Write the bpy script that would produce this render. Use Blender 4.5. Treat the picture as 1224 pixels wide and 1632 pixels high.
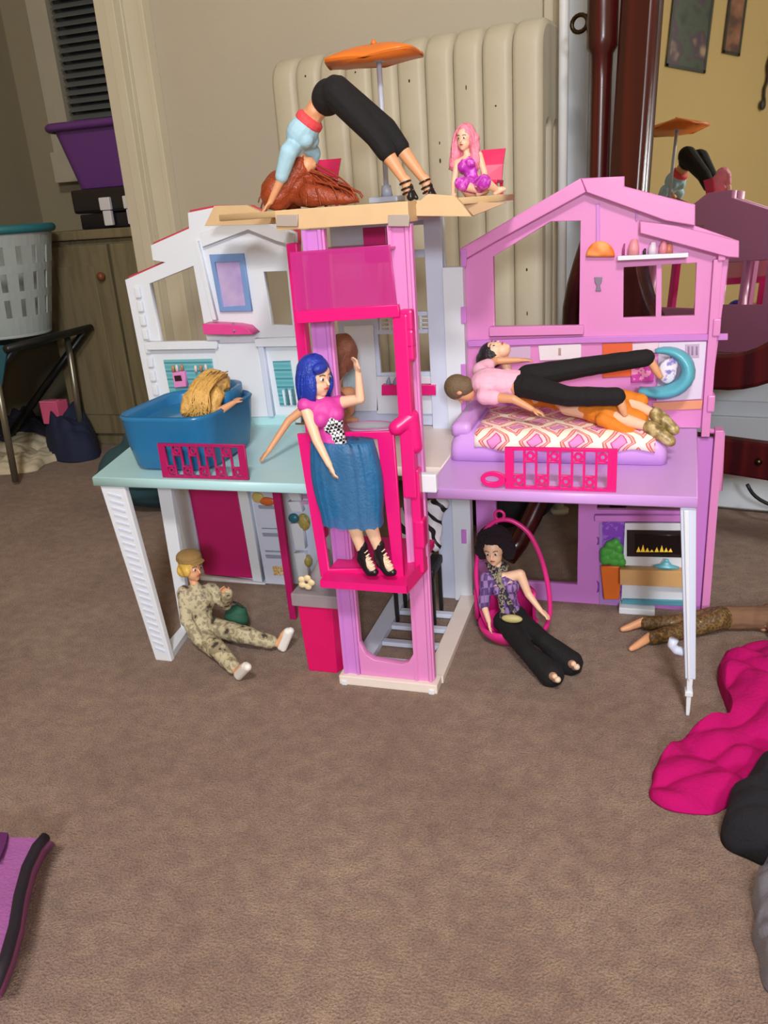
import bpy, bmesh, math, random
from mathutils import Vector, Matrix
random.seed(7)
SC = bpy.context.scene
COL = SC.collection
for o in list(bpy.data.objects): bpy.data.objects.remove(o)

# ---------------------------------------------------------------- camera
FPX, YAW, PITCH, ROLL, CAMH = 1310.0, math.radians(18), math.radians(20.56), math.radians(4.07), 0.64
fw = Vector((-math.sin(YAW)*math.cos(PITCH), math.cos(YAW)*math.cos(PITCH), -math.sin(PITCH)))
rt0 = Vector((math.cos(YAW), math.sin(YAW), 0)); up0 = rt0.cross(fw)
RT = math.cos(ROLL)*rt0 - math.sin(ROLL)*up0; UP = RT.cross(fw)
CAM = Vector((0, 0, CAMH))
cd = bpy.data.cameras.new('camera'); cam = bpy.data.objects.new('camera', cd); COL.objects.link(cam)
cd.sensor_fit = 'VERTICAL'; cd.sensor_height = 36; cd.lens = FPX/1632*36; cd.clip_start = 0.02
m = Matrix((RT, UP, -fw)).transposed().to_4x4(); m.translation = CAM; cam.matrix_world = m
SC.camera = cam

# ---------------------------------------------------------------- light
w = bpy.data.worlds.new('world'); SC.world = w; w.use_nodes = True
w.node_tree.nodes['Background'].inputs[0].default_value = (0.5, 0.55, 0.7, 1)
w.node_tree.nodes['Background'].inputs[1].default_value = 0.02
def area(name, loc, target, size, power, color):
    l = bpy.data.lights.new(name, 'AREA'); l.shape = 'DISK'; l.size = size; l.energy = power; l.color = color
    o = bpy.data.objects.new(name, l); COL.objects.link(o); o.location = loc
    o.rotation_euler = (Vector(target)-Vector(loc)).to_track_quat('-Z', 'Y').to_euler(); return o
area('ceiling_lamp_light', (0.25, -0.95, 2.24), (-0.25, 1.1, 0.3), 0.4, 58, (1, 0.95, 0.90))
area('fill_lamp_light', (0.45, -1.3, 1.12), (-0.3, 1.2, 0.25), 0.26, 31, (0.90, 0.95, 1))  # added frontal fill for the house front
pl = bpy.data.lights.new('camera_fill_light', 'POINT'); pl.energy = 8.0; pl.color = (0.93, 0.95, 1); pl.shadow_soft_size = 0.03  # added fill at the camera position, no lamp body
plo = bpy.data.objects.new('camera_fill_light', pl); COL.objects.link(plo); plo.location = CAM + 0.03*UP - 0.02*RT - 0.02*fw
vs = SC.view_settings; vs.view_transform = 'Standard'; vs.look = 'None'; vs.exposure = 0.0; vs.gamma = 1
vs.use_curve_mapping = False

# ---------------------------------------------------------------- pixel rays -> points on real planes
def ray(px, py): return RT*((px-612)/FPX) - UP*((py-816)/FPX) + fw
def P(px, py, x=None, y=None, z=None):
    d = ray(px, py)
    t = (z-CAM.z)/d.z if z is not None else ((y-CAM.y)/d.y if y is not None else (x-CAM.x)/d.x)
    return CAM + d*t
def XZ(pts, y): return [(P(a, b, y=y).x, P(a, b, y=y).z) for a, b in pts]
def bone(p, px, py, L, far=False):
    d = ray(px, py).normalized(); oc = CAM-p; b = oc.dot(d); c = oc.dot(oc)-L*L; disc = b*b-c
    if disc <= 0:
        q = CAM - d*b; return p + (q-p).normalized()*L
    return CAM + d*(-b + (math.sqrt(disc) if far else -math.sqrt(disc)))

# ---------------------------------------------------------------- materials
def lin(c): return tuple(((v/255)/12.92 if v/255 <= 0.04045 else ((v/255+0.055)/1.055)**2.4) for v in c)
MATS = {}
def mat(name, rgb, rough=0.5, var=0.06, scale=30, bump=0.0, bscale=200, metal=0, alpha=1, spec=0.5, trans=0, emit=0, sheen=0):
    if name in MATS: return MATS[name]
    m = bpy.data.materials.new(name); m.use_nodes = True; nt = m.node_tree; b = nt.nodes['Principled BSDF']
    c = lin(rgb); tc = nt.nodes.new('ShaderNodeTexCoord')
    if var > 0:
        n = nt.nodes.new('ShaderNodeTexNoise'); n.inputs['Scale'].default_value = scale; n.inputs['Detail'].default_value = 3
        nt.links.new(tc.outputs['Object'], n.inputs['Vector'])
        mx = nt.nodes.new('ShaderNodeMix'); mx.data_type = 'RGBA'
        mx.inputs[6].default_value = (*[v*(1-var) for v in c], 1); mx.inputs[7].default_value = (*[min(1, v*(1+var)) for v in c], 1)
        nt.links.new(n.outputs['Fac'], mx.inputs[0]); nt.links.new(mx.outputs[2], b.inputs['Base Color'])
    else: b.inputs['Base Color'].default_value = (*c, 1)
    b.inputs['Roughness'].default_value = rough; b.inputs['Metallic'].default_value = metal
    b.inputs['Specular IOR Level'].default_value = spec; b.inputs['Alpha'].default_value = alpha
    if trans: b.inputs['Transmission Weight'].default_value = trans
    if sheen: b.inputs['Sheen Weight'].default_value = sheen
    if emit: b.inputs['Emission Color'].default_value = (*c, 1); b.inputs['Emission Strength'].default_value = emit
    if bump:
        n2 = nt.nodes.new('ShaderNodeTexNoise'); n2.inputs['Scale'].default_value = bscale; n2.inputs['Detail'].default_value = 4
        nt.links.new(tc.outputs['Object'], n2.inputs['Vector'])
        bp = nt.nodes.new('ShaderNodeBump'); bp.inputs['Strength'].default_value = bump; bp.inputs['Distance'].default_value = 0.01
        nt.links.new(n2.outputs['Fac'], bp.inputs['Height']); nt.links.new(bp.outputs['Normal'], b.inputs['Normal'])
    MATS[name] = m; return m
def ramp_mat(name, kind, stops, scale=20, rough=0.6, interp='CONSTANT', mapping=None, dist=0, detail=2, sheen=0):
    m = bpy.data.materials.new(name); m.use_nodes = True; nt = m.node_tree; b = nt.nodes['Principled BSDF']
    tc = nt.nodes.new('ShaderNodeTexCoord'); mp = nt.nodes.new('ShaderNodeMapping')
    nt.links.new(tc.outputs['Object'], mp.inputs['Vector'])
    if mapping: mp.inputs['Scale'].default_value = mapping[0]; mp.inputs['Rotation'].default_value = mapping[1]
    if kind == 'noise':
        t = nt.nodes.new('ShaderNodeTexNoise'); t.inputs['Scale'].default_value = scale; t.inputs['Detail'].default_value = detail; out = t.outputs['Fac']
    elif kind == 'wave':
        t = nt.nodes.new('ShaderNodeTexWave'); t.inputs['Scale'].default_value = scale; t.inputs['Distortion'].default_value = dist
        t.inputs['Detail'].default_value = detail; out = t.outputs['Fac']
    elif kind == 'check':
        t = nt.nodes.new('ShaderNodeTexChecker'); t.inputs['Scale'].default_value = scale; out = t.outputs['Fac']
    elif kind == 'voronoi':
        t = nt.nodes.new('ShaderNodeTexVoronoi'); t.inputs['Scale'].default_value = scale; out = t.outputs['Distance']
    nt.links.new(mp.outputs['Vector'], t.inputs['Vector'])
    r = nt.nodes.new('ShaderNodeValToRGB'); r.color_ramp.interpolation = interp
    while len(r.color_ramp.elements) < len(stops): r.color_ramp.elements.new(0.5)
    for e, (p, c) in zip(r.color_ramp.elements, stops): e.position = p; e.color = (*lin(c), 1)
    nt.links.new(out, r.inputs['Fac']); nt.links.new(r.outputs['Color'], b.inputs['Base Color'])
    b.inputs['Roughness'].default_value = rough
    if sheen: b.inputs['Sheen Weight'].default_value = sheen
    MATS[name] = m; return m

# ---------------------------------------------------------------- object helpers
OFF = {}
def link(name, me, mt, parent=None, smooth=False):
    o = bpy.data.objects.new(name, me); COL.objects.link(o)
    if mt: me.materials.clear(); me.materials.append(mt)
    if smooth:
        for p in me.polygons: p.use_smooth = True
    if parent is not None:
        o.parent = parent; o.matrix_parent_inverse = Matrix.Translation(-OFF.get(parent.name, Vector((0, 0, 0))))
    return o
def thing(name, label, cat, loc, group=None):
    o = bpy.data.objects.new(name, None); COL.objects.link(o); o.location = loc; o.empty_display_size = 0.02
    OFF[o.name] = Vector(loc); o['label'] = label; o['category'] = cat
    if group: o['group'] = group
    return o
def tag(o, label, cat, group=None):
    o['label'] = label; o['category'] = cat
    if group: o['group'] = group
    return o
def struct(o): o['kind'] = 'structure'; return o
def finish(bm, name, mt, parent=None, smooth=False, bevel=0, seg=2):
    bmesh.ops.remove_doubles(bm, verts=bm.verts, dist=1e-6)
    bmesh.ops.recalc_face_normals(bm, faces=bm.faces)
    if bevel:
        es = [e for e in bm.edges if len(e.link_faces) == 2 and e.calc_face_angle() > 0.5]
        bmesh.ops.bevel(bm, geom=es, offset=bevel, segments=seg, affect='EDGES', profile=0.6, clamp_overlap=True)
    me = bpy.data.meshes.new(name); bm.to_mesh(me); bm.free()
    if smooth:
        for p in me.polygons: p.use_smooth = True
    return link(name, me, mt, parent)
def bm_box(bm, x0, x1, y0, y1, z0, z1, M=None):
    v = [bm.verts.new((M @ Vector(c)) if M else c) for c in
         ((x0, y0, z0), (x1, y0, z0), (x1, y1, z0), (x0, y1, z0), (x0, y0, z1), (x1, y0, z1), (x1, y1, z1), (x0, y1, z1))]
    for f in ((0, 3, 2, 1), (4, 5, 6, 7), (0, 1, 5, 4), (1, 2, 6, 5), (2, 3, 7, 6), (3, 0, 4, 7)): bm.faces.new([v[i] for i in f])
def box(name, x, y, z, mt, parent=None, bevel=0.0008, M=None):
    bm = bmesh.new(); bm_box(bm, x[0], x[1], y[0], y[1], z[0], z[1], M); return finish(bm, name, mt, parent, bevel=bevel)
def boxes(name, lst, mt, parent=None, bevel=0.0005):
    bm = bmesh.new()
    for b in lst: bm_box(bm, *b)
    return finish(bm, name, mt, parent, bevel=bevel)
def bm_loft(bm, rings, cap=True, close=True):
    vs = [[bm.verts.new(p) for p in r] for r in rings]; n = len(vs[0])
    for a, b in zip(vs, vs[1:]):
        for i in range(n if close else n-1):
            j = (i+1) % n; bm.faces.new((a[i], a[j], b[j], b[i]))
    if cap and close: bm.faces.new(vs[0][::-1]); bm.faces.new(vs[-1])
def loft(name, rings, mt, parent=None, smooth=False, cap=True, bevel=0, close=True):
    bm = bmesh.new(); bm_loft(bm, rings, cap, close); return finish(bm, name, mt, parent, smooth, bevel)
def frame_axes(t):
    t = t.normalized(); a = Vector((0, 0, 1)) if abs(t.z) < 0.9 else Vector((1, 0, 0))
    u = t.cross(a).normalized(); return u, t.cross(u)
def bm_tube(bm, pts, r, seg=10, flat=1.0, closed=False):
    pts = [Vector(p) for p in pts]; n = len(pts); rings = []; u = None
    for i, p in enumerate(pts):
        a = pts[(i-1) % n] if closed or i > 0 else p; b = pts[(i+1) % n] if closed or i < n-1 else p
        t = (b-a).normalized()
        if u is None: u, v = frame_axes(t)
        else:
            u = (u - t*u.dot(t)).normalized(); v = t.cross(u)
        rr = r[i] if isinstance(r, (list, tuple)) else r
        rings.append([p + u*math.cos(2*math.pi*k/seg)*rr + v*math.sin(2*math.pi*k/seg)*rr*flat for k in range(seg)])
    if closed: rings.append(rings[0]); bm_loft(bm, rings, cap=False)
    else: bm_loft(bm, rings)
def tube(name, pts, r, mt, parent=None, seg=10, flat=1.0, closed=False):
    bm = bmesh.new(); bm_tube(bm, pts, r, seg, flat, closed); return finish(bm, name, mt, parent, True)
def tubes(name, lst, r, mt, parent=None, seg=8):
    bm = bmesh.new()
    for p in lst: bm_tube(bm, p, r, seg)
    return finish(bm, name, mt, parent, True)
TMP = bpy.data.scenes.new('mesh_workshop')           # evaluates modifiers away from the growing scene; removed at the end
def ev_mesh(o):
    TMP.collection.objects.link(o); vl = TMP.view_layers[0]; vl.update(); dg = vl.depsgraph
    return bpy.data.meshes.new_from_object(o.evaluated_get(dg))
def curve_mesh(outer, holes, half, bev):
    cu = bpy.data.curves.new('tmp', 'CURVE'); cu.dimensions = '2D'; cu.fill_mode = 'BOTH'
    cu.extrude = max(half-bev, 0.0); cu.bevel_depth = bev; cu.bevel_resolution = 1; cu.offset = -bev
    for pl_ in [outer]+list(holes):
        s = cu.splines.new('POLY'); s.points.add(len(pl_)-1); s.use_cyclic_u = True
        for p, q in zip(s.points, pl_): p.co = (q[0], q[1], 0, 1)
    o = bpy.data.objects.new('tmp', cu); me = ev_mesh(o)
    bpy.data.objects.remove(o); bpy.data.curves.remove(cu); return me
def panel(name, outer, holes, y0, y1, mt, parent=None, bev=0.0008):
    me = curve_mesh(outer, holes, (y1-y0)/2, bev)
    me.transform(Matrix(((1, 0, 0, 0), (0, 0, 1, (y0+y1)/2), (0, 1, 0, 0), (0, 0, 0, 1)))); me.flip_normals()
    return link(name, me, mt, parent)
def slab(name, outer, holes, z0, z1, mt, parent=None, bev=0.001):
    me = curve_mesh(outer, holes, (z1-z0)/2, bev); me.transform(Matrix.Translation((0, 0, (z0+z1)/2))); return link(name, me, mt, parent)
def rect(x0, x1, z0, z1): return [(x0, z0), (x1, z0), (x1, z1), (x0, z1)]
def ellip(cx, cz, rx, rz, n=28, a0=0): return [(cx+rx*math.cos(a0+2*math.pi*k/n), cz+rz*math.sin(a0+2*math.pi*k/n)) for k in range(n)]
def ball(name, c, r, mt, parent=None, M=None, seg=16):
    bm = bmesh.new(); bmesh.ops.create_uvsphere(bm, u_segments=seg, v_segments=max(6, seg*2//3), radius=1)
    rr = r if isinstance(r, (tuple, list)) else (r, r, r)
    T = Matrix.Translation(c) @ (M.to_4x4() if M else Matrix.Identity(4)) @ Matrix.Diagonal((*rr, 1))
    bmesh.ops.transform(bm, matrix=T, verts=bm.verts); return finish(bm, name, mt, parent, True)

# --- continuous organic surfaces: overlapping tapered capsules and ellipsoids fused into one skin
def bm_caps(bm, p0, r0, p1, r1, seg=12):
    p0, p1 = Vector(p0), Vector(p1); t = p1-p0
    if t.length < 1e-6: t = Vector((0, 0, 1e-5))
    u, v = frame_axes(t); t = t.normalized(); rings = []
    for s in (0.1, 0.5, 0.85, 1): a = s*math.pi/2; rings.append((p0 - t*r0*math.cos(a), r0*math.sin(a)))
    for s in (1, 0.85, 0.5, 0.1): a = s*math.pi/2; rings.append((p1 + t*r1*math.cos(a), r1*math.sin(a)))
    bm_loft(bm, [[c + u*math.cos(2*math.pi*k/seg)*r + v*math.sin(2*math.pi*k/seg)*r for k in range(seg)] for c, r in rings])
def bm_ell(bm, c, r, M=None):
    b = bmesh.ops.create_uvsphere(bm, u_segments=16, v_segments=10, radius=1)
    T = Matrix.Translation(c) @ (M.to_4x4() if M else Matrix.Identity(4)) @ Matrix.Diagonal((*r, 1))
    bmesh.ops.transform(bm, matrix=T, verts=b['verts'])
def blob(name, prims, mt, parent=None, vox=0.0012, smooth=4, noise=0, nscale=60):
    bm = bmesh.new()
    for p in prims:
        if p[0] == 'c': bm_caps(bm, *p[1:])
        else: bm_ell(bm, *p[1:])
    bmesh.ops.recalc_face_normals(bm, faces=bm.faces)
    me = bpy.data.meshes.new('tmp'); bm.to_mesh(me); bm.free()
    o = bpy.data.objects.new('tmp', me)
    r = o.modifiers.new('r', 'REMESH'); r.mode = 'VOXEL'; r.voxel_size = vox
    s = o.modifiers.new('s', 'SMOOTH'); s.factor = 0.5; s.iterations = smooth
    me2 = ev_mesh(o); bpy.data.objects.remove(o); bpy.data.meshes.remove(me)
    if noise:
        from mathutils import noise as N
        co = [v.co.copy() for v in me2.vertices]; no = [d.vector.copy() for d in me2.vertex_normals]; out = []
        for c, d in zip(co, no): out.extend(c + d*(noise*N.noise(c*nscale)))
        me2.vertices.foreach_set('co', out); me2.update()
    me2.polygons.foreach_set('use_smooth', [True]*len(me2.polygons))
    return link(name, me2, mt, parent)
def strands(name, lines, r, mt, parent=None, seg=4):
    bm = bmesh.new()
    for l in lines:
        n = len(l); bm_tube(bm, l, [r*(0.55+0.45*math.sin(math.pi*min(0.95, max(0.08, i/(n-1))))) for i in range(n)], seg)
    return finish(bm, name, mt, parent, True)
def bez(ctrl, n=9):
    ctrl = [Vector(c) for c in ctrl]; out = []
    for i in range(n):
        t = i/(n-1); q = ctrl[:]
        while len(q) > 1: q = [a.lerp(b, t) for a, b in zip(q, q[1:])]
        out.append(q[0])
    return out
def jit(a): return Vector((random.uniform(-a, a), random.uniform(-a, a), random.uniform(-a, a)))

# ================================================================ THE ROOM
M_wall = mat('wall_paint_beige', (184, 175, 157), 0.85, 0.05, 3, 0.05, 120)
M_wally = mat('wall_paint_yellow', (200, 174, 120), 0.85, 0.05, 3, 0.05, 120)
M_trim = mat('trim_paint_cream', (204, 196, 174), 0.55, 0.05, 8)
M_rad = mat('radiator_paint', (192, 183, 161), 0.5, 0.08, 12, 0.06, 90)
M_door = mat('door_paint', (198, 206, 216), 0.5, 0.04, 6)
M_chip = mat('bare_iron_chip', (45, 38, 32), 0.8)
# carpet: two scales of mottling plus a fine pile relief
M_carpet = mat('carpet_tan', (158, 126, 104), 0.97, 0.0, spec=0.1, sheen=0.2)
def carpet():
    nt = M_carpet.node_tree; b = nt.nodes['Principled BSDF']; tc = nt.nodes.new('ShaderNodeTexCoord')
    def noise(s, d):
        n = nt.nodes.new('ShaderNodeTexNoise'); n.inputs['Scale'].default_value = s; n.inputs['Detail'].default_value = d
        nt.links.new(tc.outputs['Object'], n.inputs['Vector']); return n.outputs['Fac']
    def ramp(src, a, c, p0, p1):
        r = nt.nodes.new('ShaderNodeValToRGB'); e = r.color_ramp.elements
        e[0].position = p0; e[0].color = (*lin(a), 1); e[1].position = p1; e[1].color = (*lin(c), 1)
        nt.links.new(src, r.inputs['Fac']); return r.outputs['Color']
    def mul(a, c, f):
        mx = nt.nodes.new('ShaderNodeMix'); mx.data_type = 'RGBA'; mx.blend_type = 'MULTIPLY'; mx.inputs[0].default_value = f
        nt.links.new(a, mx.inputs[6]); nt.links.new(c, mx.inputs[7]); return mx.outputs[2]
    base = ramp(noise(6, 4), (148, 120, 104), (170, 144, 126), 0.3, 0.7)
    mid = ramp(noise(45, 3), (222, 212, 214), (255, 254, 246), 0.35, 0.65)
    fine = ramp(noise(420, 2), (165, 160, 160), (255, 255, 255), 0.32, 0.62)
    nt.links.new(mul(mul(base, mid, 0.8), fine, 0.6), b.inputs['Base Color'])
    add = nt.nodes.new('ShaderNodeMath'); nt.links.new(noise(420, 3), add.inputs[0]); nt.links.new(noise(60, 2), add.inputs[1])
    bp = nt.nodes.new('ShaderNodeBump'); bp.inputs['Strength'].default_value = 0.9; bp.inputs['Distance'].default_value = 0.006
    nt.links.new(add.outputs[0], bp.inputs['Height']); nt.links.new(bp.outputs['Normal'], b.inputs['Normal'])
carpet()
XL, XR, YFRONT, YALC, ZC = -1.95, 1.5, -2.0, 2.5, 2.4
struct(box('floor', (XL, XR), (YFRONT, YALC), (-0.05, 0), M_carpet, bevel=0))
struct(box('ceiling', (XL, XR), (YFRONT, YALC), (ZC, ZC+0.05), mat('ceiling_white', (225, 220, 208), 0.9, 0.02), bevel=0))
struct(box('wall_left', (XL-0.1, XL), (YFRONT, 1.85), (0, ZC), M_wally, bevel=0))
struct(box('wall_left_alcove', (XL-0.1, XL), (1.8502, YALC), (0, ZC), mat('alcove_side_shade_tone', (140, 130, 106), 0.9), bevel=0))  # dimness of the alcove put into a duller colour on this stretch of wall
struct(box('wall_right', (XR, XR+0.1), (YFRONT, YALC), (0, ZC), M_wally, bevel=0))
struct(box('wall_front', (XL, XR), (YFRONT-0.1, YFRONT), (0, ZC), M_wally, bevel=0))
struct(box('wall_alcove', (XL, XR), (YALC, YALC+0.1), (0, ZC), mat('alcove_shade_tone', (140, 130, 106), 0.9), bevel=0))  # same darkened colour, alcove shade painted in
# back wall: a frame of its own, s runs along it to the right, d comes out of it towards the room
WD = Vector((0.986, -0.169, 0)); WN = Vector((-0.169, -0.986, 0)); W0 = Vector((-0.685, 1.879, 0))
WM = Matrix((WD, WN, Vector((0, 0, 1)))).transposed().to_4x4(); WM.translation = W0
def wallhit(px, py, d=0.0):
    r = ray(px, py); o = W0 + WN*d; t = (o-CAM).dot(WN)/r.dot(WN); q = CAM + r*t - W0; return q.dot(WD), q.z
s0 = wallhit(150, 0)[0]+0.016
struct(box('wall_back', (s0+0.02, 2.3), (-0.12, 0), (0, ZC), M_wall, bevel=0, M=WM))
# casing of the opening on the left: stepped boards
sA, sB = s0, wallhit(238, 0)[0]
cw = sB-sA
def wboxes(name, lst, mt, parent=None, bevel=0.002):
    bm = bmesh.new()
    for b in lst: bm_box(bm, *b, WM)
    return finish(bm, name, mt, parent, bevel=bevel)
struct(wboxes('trim_1', [(sA, sA+0.36*cw, -0.13, 0.022, 0, 2.1), (sA+0.36*cw, sA+0.55*cw, 0, 0.048, 0, 2.1), (sA+0.55*cw, sA+0.9*cw, 0, 0.016, 0, 2.1), (sA+0.9*cw, sB, 0, 0.028, 0, 2.1)], M_trim))
# door with panels on the right of the radiator
sp = wallhit(881, 60)[0]; sd = wallhit(905, 60)[0]; se = wallhit(948, 60)[0]
zr0, zr1 = wallhit(905, 428)[1], wallhit(905, 398)[1]
d1 = struct(wboxes('door_1', [(sd, sd+0.70, 0.0, 0.012, 0.01, 2.03)], M_door))
for nm, b in (('door_stile', (sd, sd+0.045, 0.012, 0.024, 0.01, 2.03)), ('door_stile', (sd+0.655, sd+0.70, 0.012, 0.024, 0.01, 2.03)),
              ('door_rail', (sd+0.045, sd+0.655, 0.012, 0.024, zr0, zr1)), ('door_rail', (sd+0.045, sd+0.655, 0.012, 0.024, 0.01, 0.2)),
              ('door_rail', (sd+0.045, sd+0.655, 0.012, 0.024, 1.9, 2.03)), ('door_panel', (sd+0.07, sd+0.63, 0.012, 0.019, zr1+0.03, 1.86)),
              ('door_panel', (sd+0.07, sd+0.63, 0.012, 0.019, 0.23, zr0-0.03))):
    wboxes(nm, [b], M_door, d1)
struct(wboxes('trim_2', [(sd-0.038, sd-0.003, 0, 0.03, 0, 2.06), (sd-0.016, sd-0.003, 0.03, 0.042, 0, 2.06)], mat('casing_grey_beige', (186, 176, 154), 0.6)))
struct(wboxes('baseboard_back', [(sB, sd-0.04, 0, 0.018, 0, 0.13), (sd+0.73, 2.2, 0, 0.018, 0, 0.13)], M_trim))
sp = wallhit(864, 25, 0.17)[0] + 0.024
rp = thing('riser_pipe', 'thin white vertical heating pipe beside the old radiator', 'pipe', WM @ Vector((sp, 0.12, 0)))
tube('pipe', [WM @ Vector((sp, 0.12, z)) for z in (0.0, 1.2, ZC)], 0.009, mat('pipe_white', (222, 224, 224), 0.35), rp)
tube('floor_collar', [WM @ Vector((sp, 0.12, z)) for z in (0.0, 0.008)], 0.02, M_trim, rp)

# radiator: ten cast sections, each with three columns
ra, rb = wallhit(428, 95, 0.17)[0], wallhit(864, 25, 0.17)[0]
rad = thing('radiator', 'old cream painted cast iron radiator with chipped paint by the wall', 'radiator', WM @ Vector(((ra+rb)/2, 0.1, 0)))
NS = 10; pit = (rb-ra)/NS
def rad_section():
    D = 0.15; ztop, zb = 0.925, 0.09
    def rr(x0, x1, z0, z1, r, n=5):
        out = []
        for cx, cz, a in ((x1-r, z0+r, -90), (x1-r, z1-r, 0), (x0+r, z1-r, 90), (x0+r, z0+r, 180)):
            out += [(cx+r*math.cos(math.radians(a+90*k/n)), cz+r*math.sin(math.radians(a+90*k/n))) for k in range(n+1)]
        return out
    outer = rr(0, D, zb, ztop, 0.05)
    holes = [rr(0.043, 0.058, zb+0.10, ztop-0.17, 0.007, 3), rr(0.094, 0.109, zb+0.10, ztop-0.17, 0.007, 3)]
    me = curve_mesh(outer, holes, pit*0.487, pit*0.2)
    # curve plane (depth, z) -> wall frame (s, d, z)
    me.transform(Matrix(((0, 0, 1, 0), (1, 0, 0, 0.025), (0, 1, 0, 0), (0, 0, 0, 1)))); me.transform(WM.to_3x3().to_4x4())
    for p in me.polygons: p.use_smooth = True
    me.materials.append(M_rad); return me
rme = rad_section()
for k in range(NS):
    o = bpy.data.objects.new('section', rme); COL.objects.link(o); o.parent = rad
    o.location = W0 + WD*(ra+pit*(k+0.5)) - OFF[rad.name]
for k in (0, NS-1):
    for dd in (0.045, 0.15):
        tube('foot', [WM @ Vector((ra+pit*(k+0.5), dd, z)) for z in (0.0, 0.04, 0.12)], [0.02, 0.013, 0.016], M_rad, rad)
wboxes('connecting_rod', [(ra+0.01, rb-0.01, 0.09, 0.11, 0.2, 0.22)], M_rad, rad)
for i, (px, py) in enumerate(((550, 105), (644, 130), (738, 140), (779, 170), (680, 230), (683, 258), (494, 120), (835, 430), (818, 500), (548, 118), (632, 300))):
    s, z = wallhit(px, py, 0.176); s = ra + pit*(round((s-ra)/pit-0.5)+0.5)
    c = WM @ Vector((s, 0.1735, z)); ball('paint_chip', c, (0.0018+0.001*(i % 2), 0.0022, 0.0024+0.002*(i % 3)), M_chip, rad, seg=8)
tube('valve_pipe', [WM @ Vector(p) for p in ((rb-0.01, 0.1, 0.16), (rb-0.004, 0.1, 0.10), (rb-0.004, 0.1, 0.05), (rb-0.004, 0.1, 0))], 0.014, M_rad, rad)

# alcove window with a blind
Y2 = YALC
ax0, ax1 = P(100, 20, y=Y2).x, P(185, 20, y=Y2).x
az0, az1 = P(140, 235, y=Y2).z, 1.9
win = struct(box('window_1', (ax0-0.02, ax1+0.5), (Y2-0.012, Y2-0.004), (az0, az1), mat('night_pane', (60, 64, 66), 0.15), bevel=0))
nsl = 44
for k in range(nsl):
    z = az0+0.015+(az1-az0-0.03)*k/(nsl-1)
    box('slat', (ax0-0.01, ax1+0.48), (Y2-0.05, Y2-0.022), (z-0.001, z+0.001), mat('blind_slat_grey', (104, 106, 104), 0.5), win, bevel=0, M=Matrix.Translation((0, Y2-0.036, z)) @ Matrix.Rotation(0.6, 4, 'X') @ Matrix.Translation((0, -Y2+0.036, -z)))
struct(boxes('trim_3', [(ax0-0.09, ax0-0.02, Y2-0.05, Y2, az0-0.1, az1+0.1), (ax0-0.09, ax1+0.5, Y2-0.07, Y2, az0-0.1, az0-0.01)], mat('dull_trim', (166, 158, 138), 0.7)))

# ceiling lamp (behind the camera)
lp = thing('ceiling_lamp', 'frosted dome ceiling lamp above the middle of the room', 'lamp', (0.25, -0.95, ZC))
M_lampglow = mat('lamp_glass_lit', (255, 240, 215), 0.4, 0, emit=2.5)
bm = bmesh.new(); bm_loft(bm, [[Vector((0.25+r*math.cos(a*math.pi/12), -0.95+r*math.sin(a*math.pi/12), z)) for a in range(24)] for r, z in ((0.02, 2.27), (0.1, 2.28), (0.15, 2.31), (0.17, 2.36))])
finish(bm, 'shade', M_lampglow, lp, True)
tube('canopy', [(0.25, -0.95, 2.36), (0.25, -0.95, 2.4)], 0.178, M_trim, lp, seg=24)

# added fill lamp behind the camera, out of view, brightens the house front
fl = thing('fill_lamp', 'added fill lamp with round white shade behind the camera, out of view', 'lamp', (0.45, -1.36, 0))
bm = bmesh.new(); bm_loft(bm, [[Vector((0.45+r*math.cos(a*math.pi/12), -1.42+r*math.sin(a*math.pi/12), z)) for a in range(24)] for r, z in ((0.10, 1.0), (0.075, 1.25))], cap=False)
finish(bm, 'lamp_shade', mat('shade_lit', (240, 244, 250), 0.6, 0, emit=0.8), fl, True)
tube('pole', [(0.45, -1.42, 0.02), (0.45, -1.42, 1.02)], 0.012, mat('lamp_metal', (150, 150, 155), 0.3, metal=0.8), fl)
tube('base', [(0.45, -1.42, 0.0), (0.45, -1.42, 0.02)], [0.13, 0.12], MATS['lamp_metal'], fl, seg=24)

# pictures on the left wall, seen only in the mirror
MN = Vector((-0.433, -0.898, 0.078)).normalized(); MP = Vector((-0.144, 1.542, 0.735))
def pic(name, label, y0, y1, z0, z1, stops, sc):
    t = thing(name, label, 'poster', (XL, (y0+y1)/2, z0))
    box('sheet', (XL+0.001, XL+0.006), (y0, y1), (z0, z1), ramp_mat(name+'_print', 'noise', stops, sc, 0.4, 'EASE'), t, bevel=0)
    boxes('border', [(XL+0.006, XL+0.008, y0, y0+0.012, z0, z1), (XL+0.006, XL+0.008, y1-0.012, y1, z0, z1), (XL+0.006, XL+0.008, y0, y1, z0, z0+0.012), (XL+0.006, XL+0.008, y0, y1, z1-0.012, z1)], mat('poster_border', (44, 46, 40), 0.4), t)
pic('dark_poster', 'dark green and purple poster on yellow wall, reflected in the mirror', -0.31, -0.10, 1.455, 1.85, [(0.3, (38, 44, 40)), (0.48, (62, 74, 58)), (0.58, (70, 48, 66)), (0.72, (168, 140, 110))], 9)
pic('brown_poster', 'narrow reddish brown poster right of the dark one in the mirror', -0.485, -0.388, 1.545, 1.85, [(0.3, (90, 60, 50)), (0.5, (140, 96, 70)), (0.7, (170, 120, 96))], 14)
hk = thing('wall_ornament', 'dark slim ornament hanging on yellow wall at the mirror edge', 'ornament', (XL, -0.64, 1.38))
tube('chain', [(XL+0.01, -0.65+0.006*math.sin(k*1.7), 1.66-0.028*k) for k in range(11)], 0.006, mat('ornament_dark', (48, 40, 34), 0.5), hk)
ball('pendant', (XL+0.012, -0.645, 1.37), (0.008, 0.016, 0.022), MATS['ornament_dark'], hk)
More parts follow.
